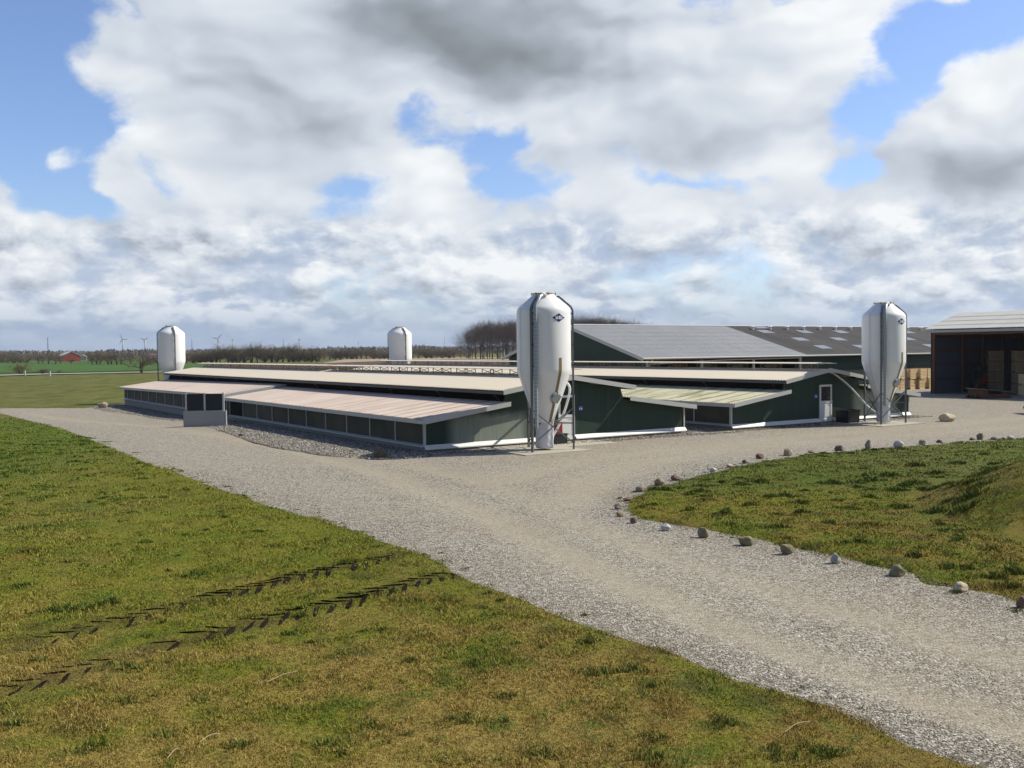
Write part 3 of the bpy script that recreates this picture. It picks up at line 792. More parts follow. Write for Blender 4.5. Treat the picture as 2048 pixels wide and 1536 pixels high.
# loose stones over the drive, thick along its margins
P = scatter(yard_poly, 8.3, 34, lambda r: 1500 * (9.0 / r) ** 2.0 if r > 9 else 1500, -.35, .62)
tr = f_track(P, None); ed = f_edge(P, None); nn = fbm2(P[:, 0] * .9, P[:, 1] * .9, 81, 3)
kp = rng.uniform(0, 1, len(P)) < np.clip(.22 + .9 * ed - .75 * tr + (nn - .5) * .9, .03, 1)
P = P[kp]; r = np.hypot(*P.T)
stones('loose_gravel', P, yard_z(P[:, 0], P[:, 1], np.full(len(P), 9.)) + .002, rng.uniform(.005, .013, len(P)) * np.maximum(1, r / 14), 'loose grey and buff stones strewn over the gravel drive')
P = scatter(pp1, 30, 95, lambda r: 130 if r < 60 else 80, -.6, .6)
stones('border_pebbles', P, gz(P[:, 0], P[:, 1]) + .03, rng.uniform(.022, .050, len(P)) * (.8 + .5 * rng.uniform(0, 1, len(P)) ** 4), 'pale field pebbles bordering the shed walls')

# ------------------------------------------------------------------ buildings
def corr(mb, p0, along, L, up, M, nrm, pitch=.177, amp=.024, rows=1, n=6, lap=.12, off=.012):
    p0, along, up, nrm = Vector(p0), Vector(along).normalized(), Vector(up).normalized(), Vector(nrm).normalized()
    k = max(1, int(round(L / pitch))) * n; mrow = M / rows
    for j in range(rows):
        a = max(0.0, j * mrow - lap) if j else 0.0; b = (j + 1) * mrow
        vs = []; fs = []
        for i in range(k + 1):
            t = L * i / k; w = amp * math.cos(2 * math.pi * i / n)
            for q, of in ((a, off if rows > 1 else 0.0), (b, 0.0)):
                vs.append(p0 + along * t + up * q + nrm * (w + of + (random.uniform(-.002, .002) if rows > 1 else 0)))
        for i in range(k): fs.append((2 * i, 2 * i + 2, 2 * i + 3, 2 * i + 1))
        mb.add(vs, fs)
    return mb
def roof_part(name, m, parent, *a, **k):
    # own empty-free frame: object x up the slope, y along the eave is close enough to the parent's x, y
    o = corr(MB(), *a, **k).build(name, m, parent, smooth=True)
    nz = sum(p.normal.z for p in o.data.polygons)
    if nz < 0: o.data.flip_normals()
    return o

def make_shed(label, a0, b0, W, L, mc, HF, green, secs, lean_mat, door_x, rz0=0.0, bays=2.4):
    t = thing('livestock_shed', label, 'shed', site(a0, b0), TH)
    # local x across, y along the shed away from the yard
    pl = MB(); pl.box(.03, .03, -.6, W - .03, L - .03, .12); pl.box(.05, .0, .12, .16, L, .26); pl.box(W - .16, .0, .12, W - .05, L, .26); pl.build('plinth', CONC, t)
    gp = [(.02, .26), (.02, 1.17), (mc - HF + .25, 1.70), (mc - HF + .42, 2.20), (mc, 2.62), (mc + HF - .42, 2.20), (mc + HF - .25, 1.70), (W - .02, 1.17), (W - .02, .26)]
    MB().prism([(x, 0, z) for x, z in gp], (0, .06, 0)).build('gable_wall', green, t)
    MB().prism([(x, L - .06, z) for x, z in gp], (0, .06, 0)).build('gable_wall', green, t)
    # flared white skirting along the gable
    dl, dr = door_x
    for x0, x1 in ((-.05, dl - .02), (dr + .02, W + .05)):
        MB().prism([(x0, -.015, .28), (x0, -.015, .245), (x0, -.155, .10), (x0, -.155, .14)], (x1 - x0, 0, 0)).build('skirting_board', WHITE, t)
    for sx, sgn in ((0.0, 1), (W, -1)):
        xi = sx + sgn * .03
        MB().box(min(sx, sx + sgn * .05), .06, .26, max(sx, sx + sgn * .05), L - .06, 1.2).build('side_wall', PANEL, t)
        for y0, y1, dz in secs:
            n = int((y1 - y0) / bays)
            for k in range(n + 1):
                y = y0 + .06 + k * bays if k else y0 + .06
                if y > y1: break
                MB().box(sx - sgn * .022 - .022, y - .022, .28, sx - sgn * .022 + .022, y + .022, 1.17).build('batten', BATTEN, t)
            MB().prism([(sx - sgn * .002, y0 - .02, .30), (sx - sgn * .002, y0 - .02, .24), (sx - sgn * .13, y0 - .02, .20), (sx - sgn * .13, y0 - .02, .235)], (0, y1 - y0, 0)).build('sill', SILL, t)
        MB().box(sx - .035, -.035, .20, sx + .035, .02, 1.2).build('corner_trim', BATTEN, t)
    zl0, zl1 = 1.30, 1.30 + .131 * (mc - 2.3 + .30)
    for sgn in (1, -1):
        fx = (lambda x: x) if sgn > 0 else (lambda x: W - x)
        mcx = mc if sgn > 0 else W - mc
        run = mcx - HF + .27 + .30; M = math.hypot(run, .131 * run)
        for y0, y1, dz in (secs if sgn > 0 else [(0, L, 0)]):
            ya, yb = y0 - (.50 if y0 == 0 else .02), y1 + (.30 if y1 >= L else .02)
            sk = -.009 if dz > .05 else 0.0; dz0 = dz
            roof_part('lean_to_roof', lean_mat, t, (fx(-.30), ya, 1.30 + dz), (0, 1, sk), yb - ya, (sgn, 0, .131), M, (-sgn * .131, 0, 1), rows=1)
            MB().prism([(fx(-.315), ya, 1.125 + dz), (fx(-.285), ya, 1.125 + dz), (fx(-.285), ya, 1.275 + dz), (fx(-.315), ya, 1.275 + dz)], (0, yb - ya, sk * (yb - ya))).build('eave_fascia', FASCIA, t)
            for yy in (ya, yb):
                s_ = -1 if yy == ya else 1
                dz = dz0 + sk * (yy - ya)
                xe = mcx - HF + .30
                P = [(fx(-.32), yy, 1.12 + dz), (fx(-.32), yy, 1.32 + dz), (fx(xe), yy, 1.32 + .131 * (xe + .32) + dz), (fx(xe), yy, 1.14 + .131 * (xe + .32) + dz)]
                MB().prism(P, (0, s_ * .035, 0)).build('barge_board', FASCIA, t)
        # dark netting under the raised roof, with a purlin and struts
        xn = fx(mcx - HF + .50)
        MB().box(min(xn, xn + sgn * .03), .06, 1.60, max(xn, xn + sgn * .03), L - .06, 2.33).build('side_netting', NET_AND_BAY, t)
        for k in range(int(L / 4.8) + 1):
            y = min(.6 + 4.8 * k, L - .3)
            MB().bar((fx(mcx - HF + .46), y, 1.84), (fx(mcx - HF + .12), y, 2.20), .05, .05).build('strut', STEEL, t)
        run = HF - .18; M = math.hypot(run, .15 * run)
        roof_part('main_roof', ROOF_MAIN, t, (fx(mcx - HF), -.50, 2.30), (0, 1, 0), L + .80, (sgn, 0, .15), M, (-sgn * .15, 0, 1), rows=1, amp=.03)
        MB().box(min(fx(mcx - HF + .03), fx(mcx - HF + .09)), -.46, 2.13, max(fx(mcx - HF + .03), fx(mcx - HF + .09)), L + .26, 2.235).build('eave_gutter', DARKST, t)
        for yy, s_ in ((-.50, -1), (L + .30, 1)):
            MB().prism([(fx(mcx - HF - .04), yy, 2.125), (fx(mcx - HF - .04), yy, 2.315), (fx(mcx), yy, 2.83), (fx(mcx), yy, 2.64)], (0, s_ * .035, 0)).build('barge_board', FASCIA, t)
    # raised ridge cap on trestles over the open ridge slot
    caps = [(y0 - (.45 if y0 == 0 else 0.0), y1 + (.4 if y1 >= L else -.1), dz) for y0, y1, dz in secs]
    for y0, y1, dz in caps:
        MB().prism([(mc - .55, y0, 3.07), (mc, y0, 3.12), (mc + .55, y0, 3.07), (mc + .55, y0, 3.045), (mc, y0, 3.09), (mc - .55, y0, 3.045)], (0, y1 - y0, 0)).build('ridge_cap', ROOF_MAIN, t)
    k = 0; y = .5
    while y < L - .9:
        tr = MB()
        for xx in (mc - .24, mc + .24):
            tr.bar((xx, y, 2.76), (xx, y, 3.06), .03); tr.bar((xx, y + 1.0, 2.76), (xx, y + 1.0, 3.06), .03)
            tr.bar((xx, y, 2.80), (xx, y + 1.0, 3.02), .022); tr.bar((xx, y, 3.02), (xx, y + 1.0, 2.80), .022)
        tr.build('cap_trestle', TRESTLE, t); y += 2.4
    # gable door with a glazed top and a panelled foot
    dw = dr - dl
    d = MB()
    d.box(dl, -.06, .10, dl + .10, -.001, 1.98); d.box(dr - .10, -.06, .10, dr, -.001, 1.98); d.box(dl + .10, -.06, 1.88, dr - .10, -.001, 1.98)
    d.box(dl + .10, -.06, 1.05, dr - .10, -.001, 1.16); d.box(dl + .10, -.06, .10, dr - .10, -.001, .22)
    dd = d.build('door', WHITE, t)
    MB().box(dl + .10, -.03, 1.16, dr - .10, -.002, 1.88).build('pane', GLASS, dd)
    pn = MB(); pn.box(dl + .10, -.035, .22, dr - .10, -.002, 1.05); pn.box(dl + .2, -.05, .34, dr - .2, -.036, .95); pn.build('door_panel', WHITE, dd)
    hb = MB(); hb.box(dr - .075, -.085, 1.02, dr - .045, -.061, 1.20); hb.tube([(dr - .06, -.085, 1.12), (dr - .06, -.12, 1.12), (dr - .17, -.12, 1.12)], .011, 6); hb.build('door_handle', STEEL, dd)
    return t

def blue_sign(t, x, z):
    o = MB().box(x - .11, -.02, z - .11, x + .11, -.002, z + .11).build('notice', SIGNB, t)
    m = MB(); m.box(x - .085, -.026, z - .045, x - .03, -.021, z + .03); m.box(x + .01, -.026, z - .045, x + .085, -.021, z + .03); m.box(x - .085, -.026, z + .06, x + .085, -.021, z + .07)
    m.build('notice_mark', WHITE, o)

shedA = make_shed('front low green shed with the pink stained lean-to roof, running back from the nearest silo', 0, 0, 13.55, 52.5, 6.77, 3.42, GREEN_A, [(0, 24.1, 0.0), (24.6, 52.5, .15)], ROOF_LEAN, (6.35, 7.2))
blue_sign(shedA, 7.55, 1.38)
MB().box(-.012, 21.75, .28, -.001, 24.05, 1.18).build('bay_shade', NET_AND_BAY, shedA)  # flat dark sheet painting the shade of the recessed bay
shedB = make_shed('rear low green shed with mossy yellow-green lean-to roof and a white door in its gable', 16.15, -.47, 13.75, 50.2, 6.55, 3.25, GREEN_B, [(0, 50.2, 0.0)], ROOF_MOSS, (6.28, 7.22))
blue_sign(shedB, 6.02, 1.40)

# ---- feed silos
def on_cyl(a, r, z): return (r * math.cos(a), r * math.sin(a), z)
PROF = [(.33, 1.04), (.35, 1.10), (.52, 1.58), (.70, 2.08), (.88, 2.60), (1.00, 2.95), (1.035, 3.05), (1.05, 3.16), (1.05, 4.2), (1.05, 5.30), (1.042, 5.40), (1.01, 5.49), (.95, 5.57), (.70, 5.78), (.46, 5.985), (.44, 6.02), (.44, 6.05)]
def rad(z):
    for (r0, z0), (r1, z1) in zip(PROF, PROF[1:]):
        if z0 <= z <= z1: return r0 + (r1 - r0) * (z - z0) / (z1 - z0)
    return PROF[0][0]
def skin_strip(mb, a, z0, z1, w, off, n=24, zs=None):
    # a strip lying on the silo skin following its profile
    zz = zs or [z0 + (z1 - z0) * i / n for i in range(n + 1)]
    vs = []; fs = []
    for z in zz:
        r = rad(z)
        for s_ in (-1, 1):
            for o in (off, -.01): vs.append(on_cyl(a + s_ * w / 2 / max(r, .3), r + o, z))
    for i in range(len(zz) - 1):
        b, c = i * 4, i * 4 + 4
        fs += [(b, b + 2, c + 2, c), (b, c, c + 1, b + 1), (b + 2, b + 3, c + 3, c + 2)]
    return mb.add(vs, fs)
LET = {  # slab letters on a unit-high grid
    'M': [[(0, 0), (.24, 0), (.24, .1), (.17, .1), (.17, .66), (.42, 0), (.50, 0), (.75, .66), (.75, .1), (.68, .1), (.68, 0), (.98, 0), (.98, .1), (.91, .1), (.91, .9), (.98, .9), (.98, 1), (.72, 1), (.49, .36), (.26, 1), (0, 1), (0, .9), (.07, .9), (.07, .1), (0, .1)]],
    'H': [[(0, 0), (.36, 0), (.36, .1), (.27, .1), (.27, .45), (.53, .45), (.53, .1), (.44, .1), (.44, 0), (.80, 0), (.80, .1), (.71, .1), (.71, .9), (.80, .9), (.80, 1), (.44, 1), (.44, .9), (.53, .9), (.53, .56), (.27, .56), (.27, .9), (.36, .9), (.36, 1), (0, 1), (0, .9), (.09, .9), (.09, .1), (0, .1)]],
    'J': [[(.10, 1), (.10, .9), (.2, .9), (.2, .2), (.15, .1), (.1, .12), (.08, .22), (0, .22), (.02, .07), (.1, 0), (.22, 0), (.34, .08), (.38, .22), (.38, .9), (.46, .9), (.46, 1)]]}
def tri_fill(pts):                                # ear clipping through bmesh
    bm = bmesh.new(); vs = [bm.verts.new((x, y, 0)) for x, y in pts]; f = bm.faces.new(vs)
    r = bmesh.ops.triangulate(bm, faces=[f]); bm.verts.index_update()
    out = [tuple(v.index for v in q.verts) for q in bm.faces]; P = [(v.co.x, v.co.y) for v in bm.verts]; bm.free()
    return P, out
def emblem(parent, a, zc):
    # blue lozenge with three white slab letters, laid round the skin
    def wrap(u, v, off): return on_cyl(a + u / 1.05, 1.05 + off, zc + v)
    d = MB(); W_, H_ = .29, .165; n = 24; vs = []; fs = []
    for i in range(n + 1):
        u = -W_ + 2 * W_ * i / n; h = H_ * (1 - abs(u) / W_)
        vs += [wrap(u, -h, .004), wrap(u, h, .004)]
    for i in range(n): fs.append((2 * i, 2 * i + 2, 2 * i + 3, 2 * i + 1))
    o = d.add(vs, fs).build('emblem', LOGOB, parent)
    l = MB(); x = -.160; hgt = .128
    for ch, wd in (('M', .98), ('H', .80), ('J', .46)):
        for poly in LET[ch]:
            P, T = tri_fill(poly)
            l.add([wrap(x + px * hgt, (py - .5) * hgt, .018) for px, py in P], T)
        x += (wd + .14) * hgt
    l.build('lettering', WHITE, o)
def two(o, nf, m):
    o.data.materials.append(m)
    for p in o.data.polygons[nf:]: p.material_index = 1
    return o
def make_silo(label, a, b, extra, pipe_pts, front=True, z=0.0):
    t = thing('feed_silo', label, 'silo', site(a, b, z), TH + extra, 'white feed silos at the shed ends')
    MB().lathe(PROF, 72).build('tank', GRP, t, smooth=True)
    lid = MB(); lid.lathe([(.30, 6.045), (.445, 6.045), (.455, 6.06), (.455, 6.085), (.43, 6.10), (.0, 6.12)], 40); 
    lo_ = lid.build('lid', LID, t, auto=40)
    cl = MB()
    for k in range(6):
        an = k * math.pi / 3 + .3; cl.bar(on_cyl(an, .47, 6.01), on_cyl(an, .47, 6.12), .02)
    cl.build('lid_clamp', DARKST, lo_)
    bag = MB(); pr = []
    for i in range(12):
        zz = .10 + (1.12 - .10) * i / 11; pr.append((.345 + .012 * math.sin(i * 1.9) - .02 * (i == 0), zz))
    bg = bag.lathe([(0, .10)] + pr, 36)
    bg.v = [(x * (1 + .03 * math.sin(5 * math.atan2(y, x) + zz * 5)), y * (1 + .03 * math.sin(4 * math.atan2(y, x) - zz * 6)), zz) for x, y, zz in bg.v]
    bg.build('outlet_boot', BAG, t, smooth=True)
    legs = [R_(-150), R_(-33), R_(89)]
    for an in legs:
        m = MB(); R0 = 1.125
        pts = [on_cyl(an, R0, 0), on_cyl(an, R0, 2.5), on_cyl(an, R0, 5.42), on_cyl(an, 1.06, 5.56), on_cyl(an, .64, 5.92), on_cyl(an, .56, 5.97), on_cyl(an, .50, 5.93)]
        rd = Vector((math.cos(an), math.sin(an), 0))
        for p, q in zip(pts, pts[1:]): m.bar(p, q, .09, .07, up=rd)
        m.box(-.09, -.09, 0, .09, .09, .012); m.v[-8:] = [(x + R0 * math.cos(an), y + R0 * math.sin(an), zz) for x, y, zz in m.v[-8:]]
        nf = len(m.f)
        for zz in (3.3, 4.1, 4.9, 5.3): m.bar(on_cyl(an, 1.04, zz), on_cyl(an, 1.13, zz), .11, .06)
        two(m.build('leg', STEEL, t), nf, DARKST)
        MB().bar(on_cyl(an, .34, 1.07), on_cyl(an, 1.11, 1.05), .03, .05).build('brace', STEEL, t)
    for i in range(3):
        a1, a2 = legs[i], legs[(i + 1) % 3]
        for z0, z1 in ((.30, 1.62), (1.62, .30)):
            MB().bar(on_cyl(a1, 1.10, z0), on_cyl(a2, 1.10, z1), .028, .04).build('brace', STEEL, t)
    # bolted flanges where the two half shells meet
    for an in (R_(178), R_(-2)):
        s_ = MB(); skin_strip(s_, an, 0, 0, .035, .022, zs=[z for r, z in PROF[1:-1]])
        nf = len(s_.f); bt = s_; zz = 1.2
        while zz < 5.95:
            p = on_cyl(an - .028, rad(zz) + .012, zz); bt.box(p[0] - .014, p[1] - .014, p[2] - .014, p[0] + .014, p[1] + .014, p[2] + .014); zz += .105
        two(s_.build('seam_flange', GRP, t), nf, DARKST)
    # filling pipe up the front leg
    an = R_(-141)
    fp = MB(); fp.tube([on_cyl(an, 1.14, .95), on_cyl(an, 1.14, 5.42), on_cyl(an, 1.10, 5.56), on_cyl(an + .1, .68, 5.95), on_cyl(an + .25, .52, 6.0)], .07, 12)
    fpo = fp.build('filling_pipe', PIPE, t, smooth=True, auto=60)
    rg = MB(); zz = 1.0
    while zz < 5.35:
        c = on_cyl(an, 1.14, zz); rg.lathe([(.070, zz), (.076, zz + .012), (.070, zz + .024)], 12, c[0], c[1]); zz += .15
    rg.build('pipe_ring', STEEL, fpo)
    MB().tube([on_cyl(an + .12, .60, 5.93), on_cyl(an + .30, .50, 6.03), on_cyl(an + .45, .50, 5.93)], [.085, .10, .085], 12).build('pipe_elbow', HOSE, fpo, smooth=True)
    # sight strip, inspection hatch, emblem on the yard side
    ss = MB(); skin_strip(ss, R_(-89), 0, 0, .125, .006, zs=[1.10, 1.58, 2.08, 2.60, 2.95, 3.05, 3.16, 3.60]); ss.build('sight_strip', STRIP, t)
    zc = 2.08; rc = rad(zc); ca = R_(-89); slope = math.atan2(.67, 1.9)
    nrm = Vector((math.cos(ca) * math.cos(slope), math.sin(ca) * math.cos(slope), -math.sin(slope))); c = Vector(on_cyl(ca, rc, zc))
    h = MB(); h.tube([c - nrm * .06, c + nrm * .07], .215, 28); h.tube([c + nrm * .071, c + nrm * .095], [.20, .18], 28)
    ho = h.build('inspection_hatch', HATCH, t, auto=40)
    hk = MB(); e1 = nrm.cross(Vector((0, 0, 1))).normalized(); e2 = e1.cross(nrm)
    for k in range(5):
        q = c + (e1 * math.cos(k * 1.257 + .4) + e2 * math.sin(k * 1.257 + .4)) * .215; hk.bar(q + nrm * .02, q + nrm * .10, .035)
    hk.build('hatch_clip', DARKST, ho)
    emblem(t, R_(-92), 5.12)
    if pipe_pts:
        MB().tube(pipe_pts, .05, 12).build('feed_hose', HOSE, t, smooth=True)
    return t
def bez(pts, n=6):                                # smooth path through points (Catmull-Rom)
    P = [Vector(p) for p in pts]; P = [P[0] * 2 - P[1]] + P + [P[-1] * 2 - P[-2]]; out = []
    for i in range(1, len(P) - 2):
        for k in range(n):
            t = k / n; a, b, c, d = P[i - 1:i + 3]
            out.append(.5 * ((2 * b) + (c - a) * t + (2 * a - 5 * b + 4 * c - d) * t * t + (3 * b - a - 3 * c + d) * t ** 3))
    out.append(P[-2]); return out
make_silo('nearest and largest white feed silo on steel legs, in front of the low shed', 4.05, -2.27, 0,
          bez([(.30, .0, .42), (.62, -.05, .90), (1.0, -.02, 1.6), (1.24, .0, 2.3), (1.27, .25, 2.6), (1.7, 1.2, 2.66), (2.7, 2.22, 2.55)]))
make_silo('white feed silo beside the black tub, in front of the shed with the white door', 24.93, -2.45, 0,
          bez([(-1.85, 1.96, 2.66), (-1.5, 1.80, 2.50), (-.9, 1.45, 1.95), (-.25, 1.15, 1.2), (.02, .85, .75), (.08, .3, .42)]))
t = make_silo('white feed silo farthest left, behind the long shed roofs', 4.34, 54.1, math.pi, None); t.scale = (1.08, 1.08, 1.043)
t = make_silo('white feed silo showing only its top half over the ridge of the rear shed', 25.6, 52.2, math.pi, None); t.scale = (1.06, 1.06, 1.035)

def slab(name, a, b, x0, y0, x1, y1, h=.06):
    o = MB().box(x0, y0, -.15, x1, y1, h).build(name, SLAB); o.location = site(a, b); o.rotation_euler = (0, 0, TH)
    return tag(o, kind='structure')
slab('concrete_slab', 4.05, -2.27, -1.75, -1.25, 1.30, 2.2, .035)
slab('concrete_slab', 4.05, -2.27, 1.32, .35, 4.0, 2.2, .03)
slab('concrete_slab', 24.93, -2.4, -1.9, -1.35, 1.5, 1.9, .035)

# things standing at the doors
t = thing('plastic_tub', 'black plastic tub standing by the white shed door', 'tub', site(23.95, -1.05), TH)
m = MB(); m.prism([(-.44, -.36, 0.02), (.44, -.36, .02), (.44, .36, .02), (-.44, .36, .02)], (0, 0, .62)); m.v[4:] = [(x * 1.08, y * 1.08, z) for x, y, z in m.v[4:]]; m.build('tub_body', BLACK, t)
m = MB(); m.box(-.50, -.42, .62, .50, -.36, .68); m.box(-.50, .36, .62, .50, .42, .68); m.box(-.50, -.36, .62, -.44, .36, .68); m.box(.44, -.36, .62, .50, .36, .68); m.build('tub_rim', BLACK, t)
MB().box(-.43, -.35, .56, .43, .35, .60).build('tub_content', DARKST, t)
t = thing('jerry_can', 'small red canister under the door window behind the nearest silo', 'canister', site(5.85, -.62, .45), TH + .3)
m = MB(); m.prism([(-.2, -.13, 0), (.2, -.13, 0), (.2, -.13, .38), (.1, -.13, .44), (-.2, -.13, .44)], (0, .26, 0)); m.build('can_body', RED, t)
MB().tube([(.15, 0, .40), (.2, 0, .48)], .035, 10).build('cap', BLACK, t)
MB().tube([(-.15, 0, .44), (-.15, 0, .51), (.05, 0, .51), (.05, 0, .44)], .016, 6).build('handle', RED, t)

t = thing('black_crate', 'dark plastic crate carrying the red canister behind the nearest silo', 'crate', site(5.85, -.62, .035), TH + .1)
m = MB(); m.box(-.36, -.24, 0, .36, .24, .38); m.build('crate_body', BLACK, t)
m = MB(); m.box(-.39, -.27, .38, .39, .27, .41); m.build('crate_rim', BLACK, t)

# block wall with two dark boards, halfway down the front shed
t = thing('block_barrier', 'grey concrete block wall topped by two dark blue boards between white posts', 'barrier', (gnd(410, 853)[0], gnd(410, 853)[1], -.12), R_(4))
m = MB(); m.box(-1.12, -.02, -.3, 1.12, .22, .95); m.build('concrete_block', GREYC, t)
for x in (-1.0, -.02, .96): MB().box(x - .045, .10, .95, x + .045, .19, 1.92).build('post', BATTEN, t)
for x0, x1 in ((-.955, -.065), (.025, .915)): MB().box(x0, .12, .965, x1, .17, 1.87).build('board', BLUEP, t)

# ---- long barn behind
t = thing('long_barn', 'long dark green barn, its roof half light grey and half dark with skylights', 'barn', site(30.0, 22.0), TH - math.pi / 2)
# local x towards the yard, y along the eave (to the right in the view)
BL, HALF, EZ, RZ_ = 56.0, 9.2, 3.32, 5.95
sl = (RZ_ - EZ) / HALF
gp = [(-.0, 0), (0, EZ - .12), (-HALF, RZ_ - .16), (-2 * HALF, EZ - .12), (-2 * HALF, 0)]
MB().prism([(x, .5, z) for x, z in gp], (0, .1, 0)).build('gable_wall', GREEN_C, t)
MB().prism([(x, BL - .6, z) for x, z in gp], (0, .1, 0)).build('gable_wall', GREEN_C, t)
MB().box(-.1, 18.0, 0, 0, BL - .6, EZ - .1).build('front_wall', GREEN_C, t)
MB().box(-2 * HALF, .6, 0, -2 * HALF + .1, BL - .6, EZ - .1).build('rear_wall', GREEN_C, t)
MB().box(-7.0, .6, 0, -6.9, 18.0, EZ + 1.2).build('inner_wall', GREEN_C, t)
MB().box(-.12, .6, 0, -.02, 18.0, 1.1).build('low_front_wall', TIMBER, t)
for y in (.75, 6.4, 12.2, 17.85): MB().box(-.14, y - .09, 0, .0, y + .09, EZ - .1).build('post', BATTEN, t)
MB().box(-.2, .6, EZ - .32, .02, 18.0, EZ - .12).build('lintel_beam', TIMBER, t)
M = math.hypot(HALF + .35, sl * (HALF + .35)); z0 = EZ - .35 * sl
roof_part('roof', ROOF_GREY, t, (.35, 0, z0), (0, 1, 0), 18.2, (-1, 0, sl), M, (sl, 0, 1), rows=8, n=6, amp=.04, off=.014)
roof_part('roof', ROOF_OLD, t, (.35, 18.2, z0), (0, 1, 0), BL - 18.2, (-1, 0, sl), M, (sl, 0, 1), rows=8, n=6, amp=.03, off=.010)
roof_part('roof', ROOF_OLD, t, (-2 * HALF - .35, 0, z0), (0, 1, 0), BL, (1, 0, sl), M, (-sl, 0, 1), rows=1, n=2, amp=.0)
MB().prism([(-HALF - .28, -.02, RZ_ - .02), (-HALF, -.02, RZ_ + .07), (-HALF + .28, -.02, RZ_ - .02), (-HALF, -.02, RZ_ + .03)], (0, BL + .04, 0)).build('ridge_cap', FASCIA, t)
MB().prism([(.38, -.05, z0 - .22), (.38, -.05, z0 + .05), (-HALF, -.05, RZ_ + .06), (-HALF, -.05, RZ_ - .22)], (0, .05, 0)).build('barge_board', FASCIA, t)
MB().prism([(-2 * HALF - .38, -.05, z0 - .22), (-2 * HALF - .38, -.05, z0 + .05), (-HALF, -.05, RZ_ + .06), (-HALF, -.05, RZ_ - .22)], (0, .05, 0)).build('barge_board', FASCIA, t)
MB().tube([(.42, -.05, z0 - .04), (.42, BL, z0 - .04)], .075, 8).build('gutter', FASCIA, t)
MB().tube([(.42, .9, z0 - .1), (.3, .9, z0 - .35), (.06, .9, z0 - .5), (.06, .9, 0)], .05, 8).build('downpipe', FASCIA, t)
MB().tube([(.12, 1.0, EZ - .55), (.12, 9.0, EZ - .35), (.12, 17.8, EZ - .30)], .045, 8).build('rail_pipe', BATTEN, t)
def on_roof(u, y, off=.06): return Vector((.35 - u * HALF, y, z0 + u * HALF * sl + off))
row = [(.93, 21.3, 6.0), (.68, 21.5, 5.6), (.44, 20.4, 5.6), (.18, 19.6, 5.6)]
row = [(.80, 20.6, 5.35), (.52, 22.3, 5.35), (.24, 22.2, 5.35)]
for u, ys, st in row:
    y = ys
    while y < BL - 2:
        q = [on_roof(u - .055, y), on_roof(u - .055, y + 1.55), on_roof(u + .055, y + 1.55), on_roof(u + .055, y)]
        MB().prism(q, (sl * -.02, 0, -.03)).build('skylight', SKYL, t); y += st
q = [on_roof(.93, 21.6), on_roof(.93, 23.2), on_roof(1.0, 23.2), on_roof(1.0, 21.6)]
MB().prism(q, (0, 0, -.03)).build('skylight', SKYL, t)
y = 20.6
while y < BL - 1:
    p = on_roof(.895, y, 0.0); m = MB(); m.tube([p, p + Vector((0, 0, .30))], .13, 10); m.tube([p + Vector((.0, 0, .28)), p + Vector((0, 0, .38))], [.24, .05], 10)
    m.build('roof_vent', WHITE, t); y += 2.35

# ---- open-fronted machine shed on the right
t = thing('open_shed', 'tall open-fronted shed with a pale corrugated roof and dark inside, right edge', 'shed', site(54.5, 0), TH)
# local x into the shed, y along the front (negative = towards the viewer)
Y1, Y0, DX, RX, DE, DR = 14.25, -22.0, 19.0, 4.2, 5.22, 6.62
sl = (DR - DE) / (RX + .45); M = math.hypot(RX + .45, DR - DE)
roof_part('roof', ROOF_SHED, t, (-.45, Y0, DE), (0, 1, 0), Y1 + .25 - Y0, (1, 0, sl), M, (-sl, 0, 1), rows=4, n=6, amp=.034, off=.035)
s2 = (DR - 4.4) / (DX - RX + .3)
roof_part('roof', ROOF_SHED, t, (DX + .3, Y0, 4.4), (0, 1, 0), Y1 + .25 - Y0, (-1, 0, s2), math.hypot(DX - RX + .3, DR - 4.4), (s2, 0, 1), rows=1, n=4, amp=.03)
MB().box(-.42, Y0, DE - .26, -.38, Y1 + .2, DE - .06).build('eave_fascia', FASCIA, t)
MB().prism([(.0, Y1, -.1), (.0, Y1, DE - .1), (RX, Y1, DR - .15), (DX, Y1, 4.35), (DX, Y1, -.1)], (0, .05, 0)).build('side_wall', BLUEW, t)
MB().prism([(.0, Y0, -.1), (.0, Y0, DE - .1), (RX, Y0, DR - .15), (DX, Y0, 4.35), (DX, Y0, -.1)], (0, .05, 0)).build('side_wall', BLUEW, t)
MB().box(DX, Y0 + .05, -.1, DX + .05, Y1, 4.4).build('back_wall', BLUEW, t)
for z in (1.2, 2.35, 3.5, 4.6): MB().box(.2, Y1 - .08, z - .06, DX, Y1 - .002, z + .06).build('girt', TIMBER, t)
for x in (.12, 4.15, 7.1, 10.1, 13.5, 17.0): MB().box(x - .13, Y1 - .26, -.1, x + .13, Y1 - .082, DE - .12 + (min(x, RX)) * sl - .25).build('post', TIMBER, t)
MB().box(-.02, Y1 - .05, -.1, .06, Y1 + .06, DE - .2).build('corner_trim', GREEN_C, t)
for y in (8.2, 2.2, -3.8, -9.8, -15.8):
    MB().box(DX - .35, y - .12, -.1, DX - .05, y + .12, 4.2).build('post', TIMBER, t)
    r_ = MB(); r_.bar((.0, y, DE - .3), (RX, y, DR - .3), .12, .24); r_.bar((RX, y, DR - .3), (DX, y, 4.1), .12, .24); r_.build('rafter', TIMBER, t)
MB().box(-.1, Y0, DE - .45, .1, Y1 - .1, DE - .27).build('front_beam', TIMBER, t)

